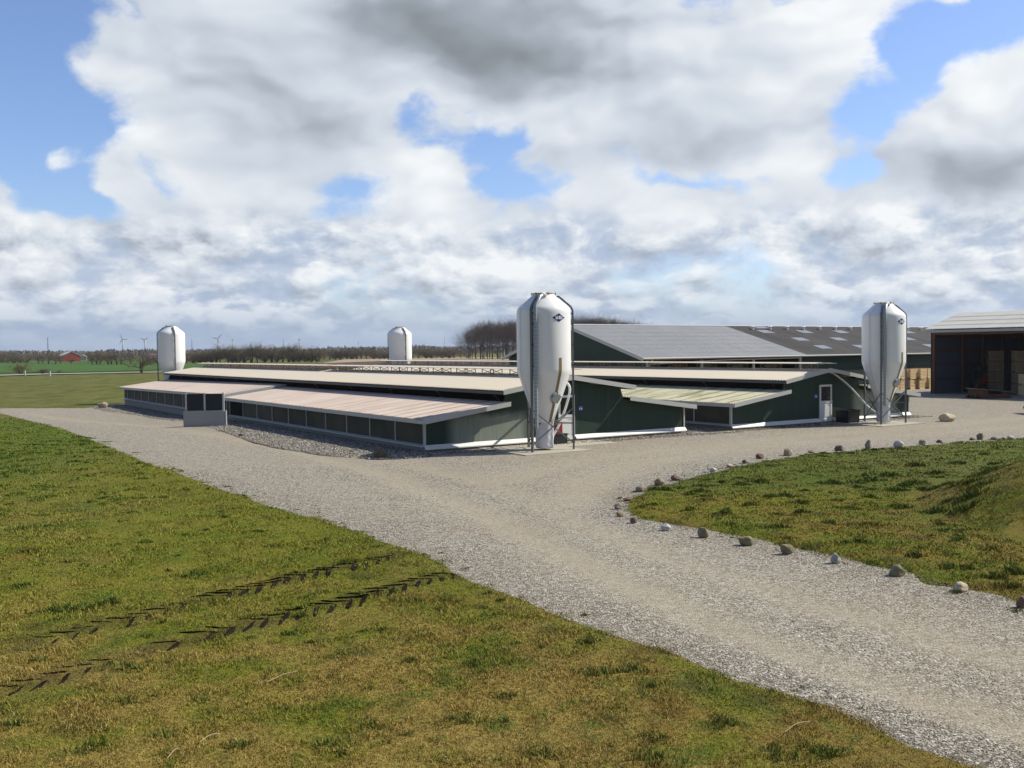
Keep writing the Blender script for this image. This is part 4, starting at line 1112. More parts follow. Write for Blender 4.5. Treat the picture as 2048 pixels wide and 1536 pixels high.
# ---- potato crates
def crate_master(w, d, h, m):
    t_ = bpy.data.objects.new('wooden_crate', None); COL.objects.link(t_)
    sl_ = MB(); n = 6; sp = (h - .14) / n
    for k in range(n):
        z0_, z1_ = .13 + k * sp, .13 + (k + .72) * sp
        sl_.box(-w / 2, -d / 2, z0_, w / 2, -d / 2 + .025, z1_); sl_.box(-w / 2, d / 2 - .025, z0_, w / 2, d / 2, z1_)
        sl_.box(-w / 2, -d / 2 + .026, z0_, -w / 2 + .025, d / 2 - .026, z1_); sl_.box(w / 2 - .025, -d / 2 + .026, z0_, w / 2, d / 2 - .026, z1_)
    sl_.box(-w / 2 + .03, -d / 2 + .03, .12, w / 2 - .03, d / 2 - .03, .15)
    p_ = sl_
    for sx in (-1, 1):
        for sy in (-1, 1): p_.box(sx * (w / 2 - .028) - .04 * (sx > 0), sy * (d / 2 - .028) - .04 * (sy > 0), .0, sx * (w / 2 - .028) + .04 * (sx < 0), sy * (d / 2 - .028) + .04 * (sy < 0), h)
    sl_.build('slatted_box', m, t_)
    b_ = MB()
    for y_ in (-d / 2 + .06, 0, d / 2 - .06): b_.box(-w / 2 + .07, y_ - .05, .0, w / 2 - .07, y_ + .05, .115)
    b_.build('skid', m, t_)
    return t_
def place_crates(master, spots, grp):
    first = True
    for (a, b, z, rz, lab) in spots:
        o = master if first else copy_tree(master); first = False
        o.location = site(a, b, z); o.rotation_euler = (0, 0, TH + rz); tag(o, lab, 'crate', grp)
H_ = .95
sp = []
cols = [('behind the right silo post', 57.7), ('left of the twin gap', 59.05), ('right of the paler pair', 60.4), ('nearest the open shed', 61.75), ('last before the shed corner', 63.1)]
names = ['first', 'second', 'third', 'fourth', 'fifth']
for i, (w_, a) in enumerate(cols):
    for k in range(2):
        sp.append((a, 20.4 + .06 * ((i * 7 + k * 3) % 4), k * H_, R_(7) + .03 * ((i + k) % 3 - 1), '%s pale wooden crate from the left in the outdoor stack, %s' % (names[i], ('bottom layer', 'top layer')[k])))
place_crates(crate_master(1.18, 1.18, .93, CRATEW), sp, 'pale crates stacked outside by the barn')
sp = []
lay = ['bottom', 'second from the floor', 'third from the floor', 'top']
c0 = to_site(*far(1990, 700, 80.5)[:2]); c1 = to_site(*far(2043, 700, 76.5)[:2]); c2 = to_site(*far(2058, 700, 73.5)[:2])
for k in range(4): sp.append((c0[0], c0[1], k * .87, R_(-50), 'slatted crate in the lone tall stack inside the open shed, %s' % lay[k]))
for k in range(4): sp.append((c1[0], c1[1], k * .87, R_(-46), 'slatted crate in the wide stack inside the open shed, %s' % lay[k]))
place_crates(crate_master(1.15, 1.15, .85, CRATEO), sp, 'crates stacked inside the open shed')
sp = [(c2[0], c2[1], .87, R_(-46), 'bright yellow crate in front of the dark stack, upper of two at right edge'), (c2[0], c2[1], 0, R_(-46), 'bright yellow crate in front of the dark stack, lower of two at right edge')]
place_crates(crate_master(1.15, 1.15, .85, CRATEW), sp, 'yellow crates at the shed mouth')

# ---- pile of planks on a pallet in the shed mouth
p0 = gnd(1976, 796); t = thing('plank_pile', 'weathered grey planks heaped on a dark pallet in the mouth of the open shed', 'pile', (p0[0], p0[1], 0), R_(8))
m = MB()
for y in (-.9, 0, .9): m.box(-1.15, y - .08, 0, 1.15, y + .08, .12)
for x in np.arange(-1.1, 1.11, .3): m.box(x - .07, -1.0, .122, x + .07, 1.0, .15)
m.build('pallet', TIMBER, t)
m = MB()
for k in range(7): m.box(-1.2 + random.uniform(-.2, .2), -.95 + k * .26, .152, 1.15 + random.uniform(-.2, .3), -.72 + k * .26, .30)
m.build('lower_planks', TIMBER, t)
m = MB()
for k in range(8):
    y = -1.0 + k * .25; dx = random.uniform(-.2, .2)
    m.prism([(-1.35 + dx, y, .72), (1.25 + dx, y, .42), (1.25 + dx, y + .23, .40), (-1.35 + dx, y + .23, .70)], (0, 0, .03))
m.build('top_planks', simple('grey_planks', (.30, .29, .28), .8, var=.25), t)
m = MB(); m.box(-1.0, -.9, .302, -.6, .9, .66); m.box(.5, -.9, .302, .8, .9, .44); m.build('bearer', TIMBER, t)

# ---- orange forklift deep in the shed
p0 = far(1967, 700, 80.6); t = thing('forklift', 'orange forklift half hidden in the dark beside the lone crate stack', 'forklift', (p0[0], p0[1], 0), R_(200))
m = MB(); m.prism([(-.9, -.5, .35), (.6, -.5, .35), (.6, -.5, .95), (-.1, -.5, 1.0), (-.2, -.5, 1.35), (-.9, -.5, 1.30)], (0, 1.0, 0)); m.build('body', ORANGE, t)
for x, r in ((.45, .36), (-.6, .3)):
    for y in (-.55, .45): MB().tube([(x, y, r), (x, y + .18, r)], r, 18).build('wheel', RUBBER, t, auto=40)
m = MB()
for y in (-.35, .27): m.box(.68, y, .1, .78, y + .08, 2.3)
m.box(.68, -.27, 1.9, .78, .27, 2.0); m.build('mast', DARKST, t)
m = MB()
for y in (-.4, .28): m.box(.8, y, .12, 1.8, y + .12, .16)
m.build('fork', DARKST, t)
m = MB()
for x in (-.75, .5):
    for y in (-.45, .41): m.box(x, y, 1.0, x + .05, y + .05, 2.1)
m.box(-.8, -.5, 2.1, .6, .5, 2.14); m.build('guard', DARKST, t)

# ---- red loader tractor, half out of the picture
p0 = gnd(2054, 829); t = thing('loader_tractor', 'dark red loader tractor jutting in at the right edge of the yard', 'tractor', (p0[0] + 3.05, p0[1] + .3, 0), R_(176))
m = MB(); m.prism([(-.3, -.36, .7), (1.7, -.36, .7), (1.75, -.36, 1.25), (1.5, -.36, 1.42), (-.3, -.36, 1.5)], (0, .72, 0)); m.build('hood', RED, t)
m = MB(); m.box(-1.5, -.6, 1.0, -.35, .6, 1.3); m.build('rear_body', RED, t)
m = MB()
for x in (-1.4, -.4):
    for y in (-.55, .5): m.box(x, y, 1.3, x + .06, y + .06, 2.5)
m.box(-1.5, -.65, 2.5, -.25, .65, 2.6); m.build('cab_frame', RED, t)
for y in (-.95, .55):
    w_ = MB().tube([(-1.0, y, .78), (-1.0, y + .4, .78)], .78, 28).build('wheel', RUBBER, t, auto=40)
    MB().tube([(-1.0, y - .01, .78), (-1.0, y + .41, .78)], .42, 20).build('rim', RED, w_, auto=40)
for y in (-.75, .45):
    w_ = MB().tube([(1.2, y, .5), (1.2, y + .3, .5)], .5, 24).build('wheel', RUBBER, t, auto=40)
    MB().tube([(1.2, y - .01, .5), (1.2, y + .31, .5)], .26, 16).build('rim', RED, w_, auto=40)
m = MB()
for y in (-.5, .42): m.bar((-.2, y, 1.45), (1.2, y, 1.55), .08, .12); m.bar((1.2, y, 1.55), (2.1, y, .75), .08, .12)
m.build('loader_arm', RED, t)
m = MB(); m.prism([(2.0, -.85, 1.28), (2.10, -.85, .62), (2.35, -.85, .30), (2.65, -.85, .26), (2.68, -.85, .30), (2.38, -.85, .36), (2.16, -.85, .66), (2.06, -.85, 1.28)], (0, 1.7, 0))
m.prism([(2.05, -.88, 1.28), (2.12, -.88, .62), (2.36, -.88, .3), (2.66, -.88, .27)], (0, .03, 0)); m.prism([(2.05, .85, 1.28), (2.12, .85, .62), (2.36, .85, .3), (2.66, .85, .27)], (0, .03, 0)); m.build('bucket', RED, t)

HAZE = 0.00011
# ------------------------------------------------------------------ boulders
def rock(px, py, wpx, hpx, col, label, cat='boulder', flatk=1.0, depth=None, seed=0):
    x, y = gnd(px, py); D = math.hypot(x, y); w = wpx * y / 1950.0; h = hpx * y / 1950.0
    rr = random.Random(seed * 7 + 3)
    bm = bmesh.new(); bmesh.ops.create_icosphere(bm, subdivisions=4, radius=1.0)
    off = rr.uniform(0, 90)
    cuts = [(Vector((rr.uniform(-1, 1), rr.uniform(-1, 1), rr.uniform(-.2, 1))).normalized(), rr.uniform(.62, .88)) for _ in range(7)]
    from mathutils import noise as mn
    for v in bm.verts:
        p = v.co.copy()
        for n_, d_ in cuts:
            e = p.dot(n_) - d_
            if e > 0: p -= n_ * e * .82
        k = 1 + .22 * mn.noise(p * 1.1 + Vector((off, 0, 0))) + .07 * mn.noise(p * 3.2 + Vector((off, 5, 0))) + .025 * mn.noise(p * 9 + Vector((off, 9, 1)))
        v.co = p * k
    xs = [v.co.x for v in bm.verts]; zs = [v.co.z for v in bm.verts]
    sx = w / (max(xs) - min(xs)); sz = h * 1.28 / (max(zs) - min(zs)); zb = min(zs)
    for v in bm.verts: v.co = Vector((v.co.x * sx, v.co.y * sx * .85, (v.co.z - zb) * sz))
    me = bpy.data.meshes.new('boulder'); bm.to_mesh(me); bm.free()
    me.polygons.foreach_set('use_smooth', [True] * len(me.polygons))
    me.materials.append(ROCKM[col]); o = bpy.data.objects.new('boulder', me); COL.objects.link(o)
    near_lawn = px > 1200
    a, b = to_site(x, y)
    zt = float(gz(x, y)) - h * .22 + .01
    o.location = (x, y + w * .25, zt); o.rotation_euler = (0, 0, rr.uniform(-.25, .25))
    return tag(o, label, 'boulder', 'boulders round the gravel' if 1200 < px and px != 1897 else None)
def rockmat(name, c1, c2, c3):
    def fn(nt, b, oc, pos):
        n = noise(nt, oc, 5, 6, .65); n2 = noise(nt, oc, 45, 4, .6); n3 = noise(nt, oc, 2.2, 3, .5)
        c = mixc(nt, (n + (n2 - .5) * .3).step(.38, .62), c1, c2)
        c = mixc(nt, (n3 + (n2 - .5) * .35).step(.52, .64) * .7, c, c3)
        put(nt, b, c, .85, spec=.25); bump(nt, b, n2 * .5 + n, .5, .012)
    return material(name, fn)
ROCKM = {'beige': rockmat('beige_stone', (.30, .24, .17), (.42, .36, .27), (.24, .21, .16)), 'tan': rockmat('tan_stone', (.26, .20, .12), (.36, .29, .19), (.19, .16, .10)),
         'red': rockmat('reddish_stone', (.17, .105, .08), (.25, .165, .125), (.13, .09, .07)), 'grey': rockmat('grey_stone', (.25, .22, .175), (.37, .33, .27), (.17, .155, .125)),
         'dark': rockmat('dark_stone', (.13, .11, .085), (.21, .18, .14), (.085, .075, .055)), 'white': rockmat('white_stone', (.44, .43, .39), (.58, .57, .53), (.27, .265, .24)),
         'olive': rockmat('olive_stone', (.19, .165, .095), (.27, .24, .15), (.13, .13, .06)), 'blue': rockmat('blue_grey_stone', (.28, .28, .25), (.40, .395, .36), (.19, .195, .175)),
         'cream': rockmat('cream_stone', (.44, .35, .24), (.58, .49, .36), (.30, .21, .14)), 'moss': rockmat('mossy_stone', (.115, .085, .055), (.17, .13, .085), (.085, .095, .04))}
RK = [(1282, 984, 18, 12, 'beige', 'square beige boulder on the outer bend of the gravel kerb line'), (1319, 971, 20, 14, 'tan', 'rounded tan boulder with a pointed crown, next to the square beige one'),
      (1353, 962, 20, 11, 'red', 'low reddish brown boulder beside the rounded tan one'), (1255, 1002, 18, 6, 'red', 'flat brown slab of stone lying at the tip of the lawn'),
      (1237, 1019, 15, 12, 'grey', 'grey upright boulder at the very tip of the lawn'), (1240, 1034, 15, 9, 'tan', 'small tan boulder just below the grey upright one'),
      (1267, 1047, 14, 11, 'dark', 'small dark blocky stone where the bend meets the lower edge'), (1333, 1062, 21, 12, 'white', 'smooth white boulder alone on the gravel below the lawn tip'),
      (1408, 1076, 23, 19, 'olive', 'tall egg-shaped olive boulder next to the smooth white one'), (1494, 1092, 30, 17, 'olive', 'broad green-tinged boulder at the lower lawn edge'),
      (1575, 1109, 27, 18, 'olive', 'brown olive boulder right of the broad green-tinged one'), (1673, 1128, 22, 20, 'blue', 'pale blue-grey boulder standing at the lower lawn edge'),
      (1797, 1154, 35, 21, 'olive', 'largest dark olive boulder at the lower lawn edge'), (1924, 1185, 31, 18, 'cream', 'cream boulder with a slanting top near the right edge'),
      (2046, 1217, 20, 22, 'red', 'brown boulder cut by the right edge of the picture'), (1427, 944, 14, 8, 'white', 'small white stone on the upper side of the bend'),
      (1461, 935, 14, 6, 'cream', 'small flat cream stone right of the white one'), (1490, 928, 12, 8, 'dark', 'small dark stone between the flat cream and the red brown one'),
      (1521, 918, 17, 10, 'red', 'red brown block of stone on the far lawn edge'), (1577, 912, 19, 14, 'beige', 'round pale boulder right of the red brown block'),
      (1680, 902, 20, 10, 'dark', 'wide dark boulder on the far lawn edge'), (1738, 897, 15, 16, 'grey', 'pointed grey stone like a small pyramid on the far edge'),
      (1798, 894, 20, 12, 'white', 'pale low boulder right of the pointed grey stone'), (1846, 890, 14, 10, 'grey', 'grey lump right of the pale low boulder'),
      (1880, 886, 12, 6, 'red', 'low brown stone below the yard boulder'), (1945, 881, 11, 6, 'dark', 'small dark stone touching the upright brown-grey one'),
      (1962, 880, 14, 13, 'olive', 'upright brown-grey stone at the far right of the edge'), (1989, 880, 12, 6, 'dark', 'low dark stone right of the upright one'),
      (2023, 877, 13, 5, 'white', 'thin pale stone farthest right on the far lawn edge'), (1623, 906, 14, 5, 'beige', 'flat pale stone half sunk in the far lawn edge'),
      (1897, 843, 31, 15, 'cream', 'large two-toned boulder alone in the yard beside the right silo'), (760, 917, 30, 18, 'moss', 'mossy brown boulder under the near corner of the front shed'),
      (203, 809, 21, 12, 'beige', 'large pale boulder at the far left corner of the front shed'), (482, 873, 13, 5, 'moss', 'small brown stone among pebbles in the middle of the shed border')]
for i, r in enumerate(RK): rock(*r, seed=i + 1)

# dead stems lying on the moss
for i, (p, q, lab) in enumerate([((535, 1376), (595, 1356), 'long pale bent straw lying on the mossy lawn'), ((400, 1497), (440, 1479), 'short straight straw near the bottom of the lawn'), ((1570, 1484), (1620, 1462), 'pale forked straw near the gravel edge'), ((335, 1530), (357, 1511), 'stubby straw at the lower edge of the lawn')]):
    a, b = gnd(*p), gnd(*q); mid = ((a[0] + b[0]) / 2, (a[1] + b[1]) / 2 + .03)
    zf = lambda u: float(lawn_z(np.array([u[0]]), np.array([u[1]]), np.array([9.]))[0]) + .035
    m = MB(); m.tube(bez([(a[0], a[1], zf(a)), (mid[0], mid[1], zf(mid) + .015), (b[0], b[1], zf(b))], 5), .0032, 5)
    tag(m.build('straw', simple('straw', (.45, .37, .24), .8)), lab, 'straw', 'straws on the lawn')

# ------------------------------------------------------------------ bare trees, shrubs, turbines, masts, far houses
def ribbon(V, F, p, q, w0, w1):
    d = q - p; a = np.cross(d, rng.normal(size=3)); a /= (np.linalg.norm(a) + 1e-9)
    n = len(V); V += [p - a * w0, p + a * w0, q + a * w1, q - a * w1]; F.append((n, n + 1, n + 2, n + 3))
    b = np.cross(d, a); b /= (np.linalg.norm(b) + 1e-9)
    n = len(V); V += [p - b * w0, p + b * w0, q + b * w1, q - b * w1]; F.append((n, n + 1, n + 2, n + 3))
def branch(V, F, p, d, L, w, lev, spread, upb, kids):
    segs = 3; q = p.copy(); pts = [q.copy()]; dd = d.copy()
    for i in range(segs):
        dd = dd + rng.normal(size=3) * .16; dd[2] += upb * .12; dd /= np.linalg.norm(dd)
        n = q + dd * L / segs; ribbon(V, F, q, n, w * (1 - i / segs * .55), w * (1 - (i + 1) / segs * .55)); q = n; pts.append(q.copy())
    if lev <= 0: return
    for k in range(kids[lev]):
        t = rng.uniform(.25, 1.0) * segs; i = min(int(t), segs - 1); b = pts[i] + (pts[i + 1] - pts[i]) * (t - i)
        nd = dd + rng.normal(size=3) * spread; nd[2] += upb * .5; nd /= np.linalg.norm(nd)
        branch(V, F, b, nd, L * rng.uniform(.45, .72), w * .5, lev - 1, spread, upb, kids)
def tree_mesh(kind, H, seed):
    global rng
    old = rng; rng = np.random.default_rng(seed); V, F = [], []; TV = MB()
    if kind == 'beech':
        th = H * rng.uniform(.42, .55); r = H * .0105
        path = [(0, 0, -.3), (rng.uniform(-.2, .2), rng.uniform(-.2, .2), th * .5), (rng.uniform(-.4, .4), rng.uniform(-.4, .4), th), (rng.uniform(-.7, .7), rng.uniform(-.7, .7), H * .8)]
        TV.tube(path, [r * 1.2, r, r * .75, r * .3], 6)
        for k in range(22):
            z = rng.uniform(.14, .84) * H; a = rng.uniform(0, 6.28); el = rng.uniform(.5, 1.2)
            d = np.array([math.cos(a) * math.cos(el), math.sin(a) * math.cos(el), math.sin(el)])
            branch(V, F, np.array([0, 0, z]), d, (H - z) * rng.uniform(.45, .72) + H * .05, .048, 3, .55, .5, {3: 5, 2: 5, 1: 4})
    elif kind == 'bush':
        for k in range(5): 
            a = rng.uniform(0, 6.28); TV.tube([(math.cos(a) * .2, math.sin(a) * .2, -.2), (math.cos(a) * .8, math.sin(a) * .8, H * .35)], [.10, .05], 5)
        for k in range(34):
            a = rng.uniform(0, 6.28); el = rng.uniform(.35, 1.5)
            d = np.array([math.cos(a) * math.cos(el), math.sin(a) * math.cos(el), math.sin(el)])
            branch(V, F, np.array([math.cos(a) * .3, math.sin(a) * .3, rng.uniform(0, H * .2)]), d, H * rng.uniform(.5, .82), .05, 3, .6, .25, {3: 4, 2: 4, 1: 2})
    elif kind == 'hedge_tree':
        th = H * .25
        for k in range(3):
            a = rng.uniform(0, 6.28); TV.tube([(math.cos(a) * .15, math.sin(a) * .15, -.2), (math.cos(a) * .5, math.sin(a) * .5, th * 1.5)], [.16, .09], 5)
        for k in range(22):
            a = rng.uniform(0, 6.28); el = rng.uniform(.15, 1.3)
            d = np.array([math.cos(a) * math.cos(el), math.sin(a) * math.cos(el), math.sin(el)])
            branch(V, F, np.array([math.cos(a) * .3, math.sin(a) * .3, th * rng.uniform(.8, 1.6)]), d, H * rng.uniform(.4, .6), .06, 3, .65, .15, {3: 4, 2: 4, 1: 3})
    rng = old
    return TV, np.array(V), np.array(F)
def tree_master(kind, H, seed, name, mat_t, mat_c):
    TV, V, F = tree_mesh(kind, H, seed)
    zmax = np.percentile(V[:, 2], 99.5); V[:, 2] *= H / zmax
    e = bpy.data.objects.new(name, None); COL.objects.link(e)
    TV.build('trunk', mat_t, e, smooth=True); np_mesh('crown', V, F, mat_c, parent=e)
    return e
def plant(masters, used, i, x, y, s, label, cat, grp, zs=1.0):
    m = masters[i % len(masters)]
    o = copy_tree(m) if used.get(m.name) else m
    used[m.name] = 1
    o.location = (x, y, -.05); o.rotation_euler = (0, 0, random.uniform(0, 6.28)); o.scale = (s, s, s * zs)
    tag(o, label, cat, grp); return o
used = {}
beech = [tree_master('beech', 18, 100 + k, 'bare_tree', BARK, TWIG) for k in range(5)]
bush = [tree_master('bush', 4.5, 200 + k, 'bare_shrub', BARK, (TWIG, TWIG2, TWIG2)[k]) for k in range(3)]
hedge = [tree_master('hedge_tree', 5.5, 300 + k, 'hedge_tree', BARK, (TWIG2, TWIG, TWIG2)[k]) for k in range(3)]
# the wood behind the long barn
i = 0
for row, Y in enumerate((447, 453, 460, 468, 477)):
    x = -20.5 + row * 1.3
    while x < 62:
        d = x + 21.5
        hh = 12.5 + 5.5 * min(1, d / 9) + (1.6 * math.exp(-((x - 34) / 16) ** 2)) - 2.2 * sstep(44, 62, x) + random.uniform(-.8, .8) + row * .25
        plant(beech, used, i, x + random.uniform(-1, 1), Y + random.uniform(-3, 3), hh / 18, 'leafless brown tree of the dense wood standing behind the long barn', 'tree', 'trees of the wood behind the barn'); i += 1
        x += random.uniform(3.0, 4.4) if row == 0 else random.uniform(4.6, 6.2)
def put_px(masters, px, py, hpx, H0, label, cat, grp, wide=1.0):
    global i
    x, y = gnd(px, py); s = hpx * y / 1950 / H0
    o = plant(masters, used, i, x, y, s, label, cat, grp); o.scale = (s * wide, s * wide, s); i += 1
put_px(hedge, 283, 746, 44, 5.5, 'large spreading bare shrub beside the far road, left of the farthest silo', 'shrub', None, 1.1)
put_px(bush, 41, 747, 26, 4.5, 'reddish bare shrub by the far road behind a white marker post', 'shrub', None, 1.2)
put_px(bush, 86, 747, 13, 4.5, 'low sparse shrub by the far road between two marker posts', 'shrub', None, 1.9)
put_px(bush, 118, 746, 8, 4.5, 'tiny shrub right of the second marker post', 'shrub', None, 1.2)
for px, py, h in [(77, 727, 22), (86, 727, 20), (97, 728, 22), (111, 728, 24), (122, 727, 21), (142, 728, 15), (184, 729, 26), (193, 729, 27), (201, 729, 26), (217, 729.5, 26), (223, 729, 25), (234, 729.5, 27), (243, 729, 24), (262, 729, 24), (300, 729, 22)]:
    put_px(hedge, px, py, h, 5.5, 'small bare tree in the row along the green field left of the silos', 'tree', 'row of small bare trees by the green field', 1.05)
for px, py, h in [(-12, 725, 24), (4, 725, 24), (16, 725, 23), (28, 726, 22), (40, 726, 20), (52, 726, 18)]:
    put_px(bush, px, py, h, 4.5, 'brown shrub of the thick hedge at the far left of the green field', 'shrub', 'thick hedge at the left of the green field', 1.3)
px = 316
while px < 945:
    base = 726.5 - .0115 * (px - 370) - (4 if px > 640 else 0); h = (30 if 400 < px < 640 else 22) + random.uniform(-4, 5) - (4 if px > 700 else 0) + (5 if 470 < px < 530 else 0)
    put_px(bush if random.random() < .6 else hedge, px, base, h, 4.7, 'bare brown shrub in the long hedge between the sheds and the horizon', 'shrub', 'long bare hedge beyond the sheds', 1.15)
    px += random.uniform(9, 14)
px = 60
while px < 1000:
    put_px(hedge, px, 718 - .0108 * (px - 370), random.uniform(11, 17), 5.5, 'small bare tree of the farther hedge line low on the plain', 'tree', 'farther hedge line', 1.5)
    px += random.uniform(13, 24)

# far-off belts of trees and the low hill, one mass each
def belt(name, x0, x1, Y, hmin, hmax, m, label, n, size, seed):
    # a far wood: a drift of small twig-sized faces under an uneven skyline
    r = np.random.default_rng(seed)
    x = r.uniform(x0, x1, n); y = Y + r.uniform(-25, 25, n)
    top = hmin + (hmax - hmin) * (fbm2(x / 38., y / 60., seed, 4) * 1.5 - .25 + .5 * (fbm2(x / 9., y / 9., seed + 5, 2) - .5))
    z = top * r.beta(1.5, 1.15, n); s = size * r.uniform(.5, 1.3, n); a = r.uniform(0, 3.14, n)
    d = np.stack([np.cos(a), np.sin(a), np.zeros(n)], 1); c = np.stack([x, y, z], 1); up = np.array([0, 0, 1.0])
    V = np.stack([c - d * s[:, None] * .6, c + d * s[:, None] * .6 + r.normal(0, .2, (n, 3)) * size, c + up * s[:, None] + r.normal(0, .25, (n, 3)) * size, c - d * s[:, None] * .3 + up * s[:, None] * .8], 1)
    F = np.arange(n * 4).reshape(n, 4)
    return tag(np_mesh(name, V.reshape(-1, 3), F, m), label=label, cat='wood', kind='stuff')
FARW = simple('far_wood', (.19, .155, .115), .95, var=.35, scale=.05, spec=.05); HILLM = simple('far_hill', (.085, .085, .075), .95, var=.3, scale=.02, spec=.05)
belt('far_wood', -760, 420, 1250, 4, 11, FARW, 'brown belt of distant bare woods along the horizon', 16000, 2.2, 1)
belt('far_wood', -1300, 700, 2100, 6, 14, FARW, 'faint second belt of woods farther out on the horizon', 14000, 3.6, 2)
hb = []
n = 60
HV = []; HF = []
for k in range(n + 1):
    x = -1500 + 1700 * k / n; e = math.sin(math.pi * k / n)
    hgt = 34 * e ** .6 * (.75 + .35 * float(fbm2(np.array([x / 260.]), np.array([1.]), 8)[0]))
    for yy, zz in ((4700, 0), (5000, .7), (5300, 1.0), (5900, .0)): HV.append((x, yy, -2 + hgt * zz + (2 * random.random() if 0 < zz else 0)))
for k in range(n):
    for j in range(3): HF.append((4 * k + j, 4 * k + 4 + j, 4 * k + 5 + j, 4 * k + 1 + j))
tag(MB().add(HV, HF).build('hill', HILLM, smooth=True), kind='structure')

# wind turbines: hub positions read from the picture
def turbine(px, hub, base, rot, yaw, rpx, label, z_dark=False):
    hz = 700.7 - .0108 * (px - 1024); Hh = 44.0; Y = (Hh - CAM_H) * 1950 / (hz - hub)
    p = far(px, hub, Y); R0 = rpx * Y / 1950
    t = thing('wind_turbine', label, 'wind turbine', (p[0], p[1], 0), yaw, 'wind turbines on the horizon')
    MB().tube([(0, 0, 0), (0, 0, Hh)], [2.0, 1.3], 12).build('tower', TURB, t, smooth=True)
    MB().tube([(0, -4.0, Hh), (0, -2.5, Hh), (0, 4, Hh)], [.6, 1.8, 1.6], 10).build('nacelle', TURB, t)
    for k in range(3):
        a = rot + k * 2.0944; m = MB()
        m.prism([(-1.1, -3.6, 0), (1.5, -3.6, R0 * .25), (.35, -3.6, R0), (-.35, -3.6, R0), (-1.0, -3.6, R0 * .2)], (0, .5, 0))
        m.v = [(x * math.cos(a) + z * math.sin(a), y, -x * math.sin(a) + z * math.cos(a) + Hh) for x, y, z in m.v]; m.build('blade', TURB, t)
turbine(245.5, 678.5, 699, R_(-27), 0.1, 11, 'wind turbine with a tall lattice-grey tower at the far left, left of the farthest silo')
turbine(289.6, 680, 700, R_(-62), -.1, 10, 'wind turbine just left of the farthest silo, blades spread in a V')
turbine(435.9, 677.4, 698, R_(42), 0.0, 12, 'wind turbine with three clear blades right of the farthest silo')
turbine(465.6, 680.5, 701, R_(8), 1.45, 9, 'wind turbine seen edge-on right of the three-bladed one')
turbine(598.9, 679.5, 702, R_(5), 1.5, 9, 'lone edge-on wind turbine above the middle of the long hedge')
def mast(px, top, label, H=60.0):
    hz = 700.7 - .0108 * (px - 1024); Y = (H - CAM_H) * 1950 / (hz - top); p = far(px, top, Y)
    m = MB()
    for sx, sy in ((-1, -1), (1, -1), (1, 1), (-1, 1)): m.bar((sx * 1.3, sy * 1.3, 0), (sx * .5, sy * .5, H), .5)
    for k in range(14):
        z = k * H / 14; w = 1.3 - .8 * k / 14; m.bar((-w, -w, z), (w, -w, z + H / 14), .25); m.bar((w, -w, z), (-w, -w, z + H / 14), .25); m.bar((w, w, z), (-w, w, z + H / 14), .25)
    m.bar((0, 0, H), (0, 0, H + 4), .3)
    o = m.build('radio_mast', MAST); o.location = (p[0], p[1], 0); tag(o, label, 'mast', 'thin masts on the horizon')
mast(95.3, 675, 'thin dark mast above the red barn, farthest left')
mast(383.5, 678.5, 'thin mast between the farthest silo and the three-bladed turbine')
mast(566.5, 679, 'thin mast left of the lone edge-on turbine')
mast(716.7, 682.3, 'thin mast left of the silo behind the rear shed ridge')
mast(850.3, 686, 'shortest thin mast right of the silo behind the rear shed ridge')
mast(888.5, 674.4, 'taller thin mast left of the wood')

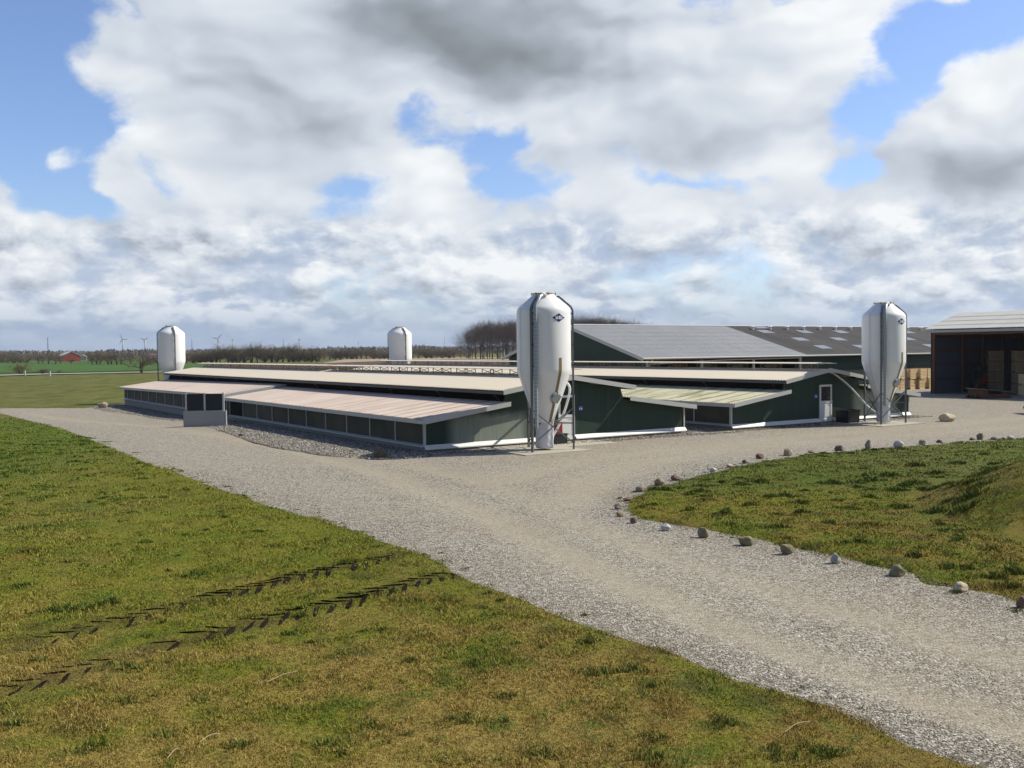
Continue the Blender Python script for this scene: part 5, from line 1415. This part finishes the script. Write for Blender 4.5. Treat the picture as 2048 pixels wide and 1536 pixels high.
def house(name, px, py, wpx, hpx, depth_m, yaw, mw, mr, label, cat, rise=.35):
    x, y = gnd(px, py); W = wpx * y / 1950; H = hpx * y / 1950; e = H * (1 - rise)
    t = thing(name, label, cat, (x, y, 0), yaw)
    MB().prism([(-W / 2, 0, -.3), (W / 2, 0, -.3), (W / 2, 0, e), (0, 0, H), (-W / 2, 0, e)], (0, depth_m, 0)).build('wall', mw, t)
    r_ = MB()
    for s_ in (-1, 1): r_.prism([(s_ * (W / 2 + .3), -.3, e - .1), (0, -.3, H + .05), (0, -.3, H + .30), (s_ * (W / 2 + .5), -.3, e + .1)], (0, depth_m + .6, 0))
    r_.build('roof', mr, t)
    return t
BRICK = simple('red_barn_boards', (.30, .050, .030), .8, var=.15, scale=.4); PALE = simple('pale_far_roof', (.52, .53, .54), .6); WALLW = simple('white_far_wall', (.6, .6, .58), .7); DKR = simple('dark_red_roof', (.14, .06, .05), .7)
house('red_barn', 143, 723, 35, 19, 16, R_(34), BRICK, PALE, 'red barn with a pale roof on the left horizon', 'barn', .42)
house('grey_house', 165, 721, 14, 11, 8, R_(20), PALE, PALE, 'small pale grey building right of the red barn', 'building')
house('farmhouse', 297, 719, 13, 11, 9, R_(-30), WALLW, DKR, 'small white house with a dark red roof left of the farthest silo', 'house')
house('white_house', 580, 711, 22, 7, 8, R_(75), WALLW, PALE, 'long low white building under the far hill', 'building')

# marker posts along the far road
for px, py, lab in [(50, 751, 'white marker post on the far road verge, left of the pair'), (100, 752.5, 'white marker post on the near verge of the far road')]:
    x, y = gnd(px, py); t = thing('marker_post', lab, 'post', (x, y, 0), 0, 'white marker posts on the far road')
    MB().prism([(-.11, -.06, 0), (.11, -.06, 0), (.11, .06, 0), (-.11, .06, 0)], (0, 0, .85)).build('post', WHITE, t)
    MB().prism([(-.12, -.07, .85), (.12, -.07, .85), (.12, .07, .78), (-.12, .07, .78)], (0, 0, .16)).build('cap', WHITE, t)

# the air between here and the horizon
hz_ = MB().box(-6600, -6600, -3.0, 6600, 6600, 75).build('haze', None)
hm = bpy.data.materials.new('haze'); hm.use_nodes = True; hn = hm.node_tree; hn.nodes.clear()
pv = hn.nodes.new('ShaderNodeVolumePrincipled'); pv.inputs['Color'].default_value = (.80, .88, 1, 1); pv.inputs['Density'].default_value = HAZE; pv.inputs['Anisotropy'].default_value = .3
ho = hn.nodes.new('ShaderNodeOutputMaterial'); hn.links.new(pv.outputs[0], ho.inputs['Volume']); hz_.data.materials.append(hm)
tag(hz_, label='thin pale haze over the whole plain', cat='haze', kind='stuff')
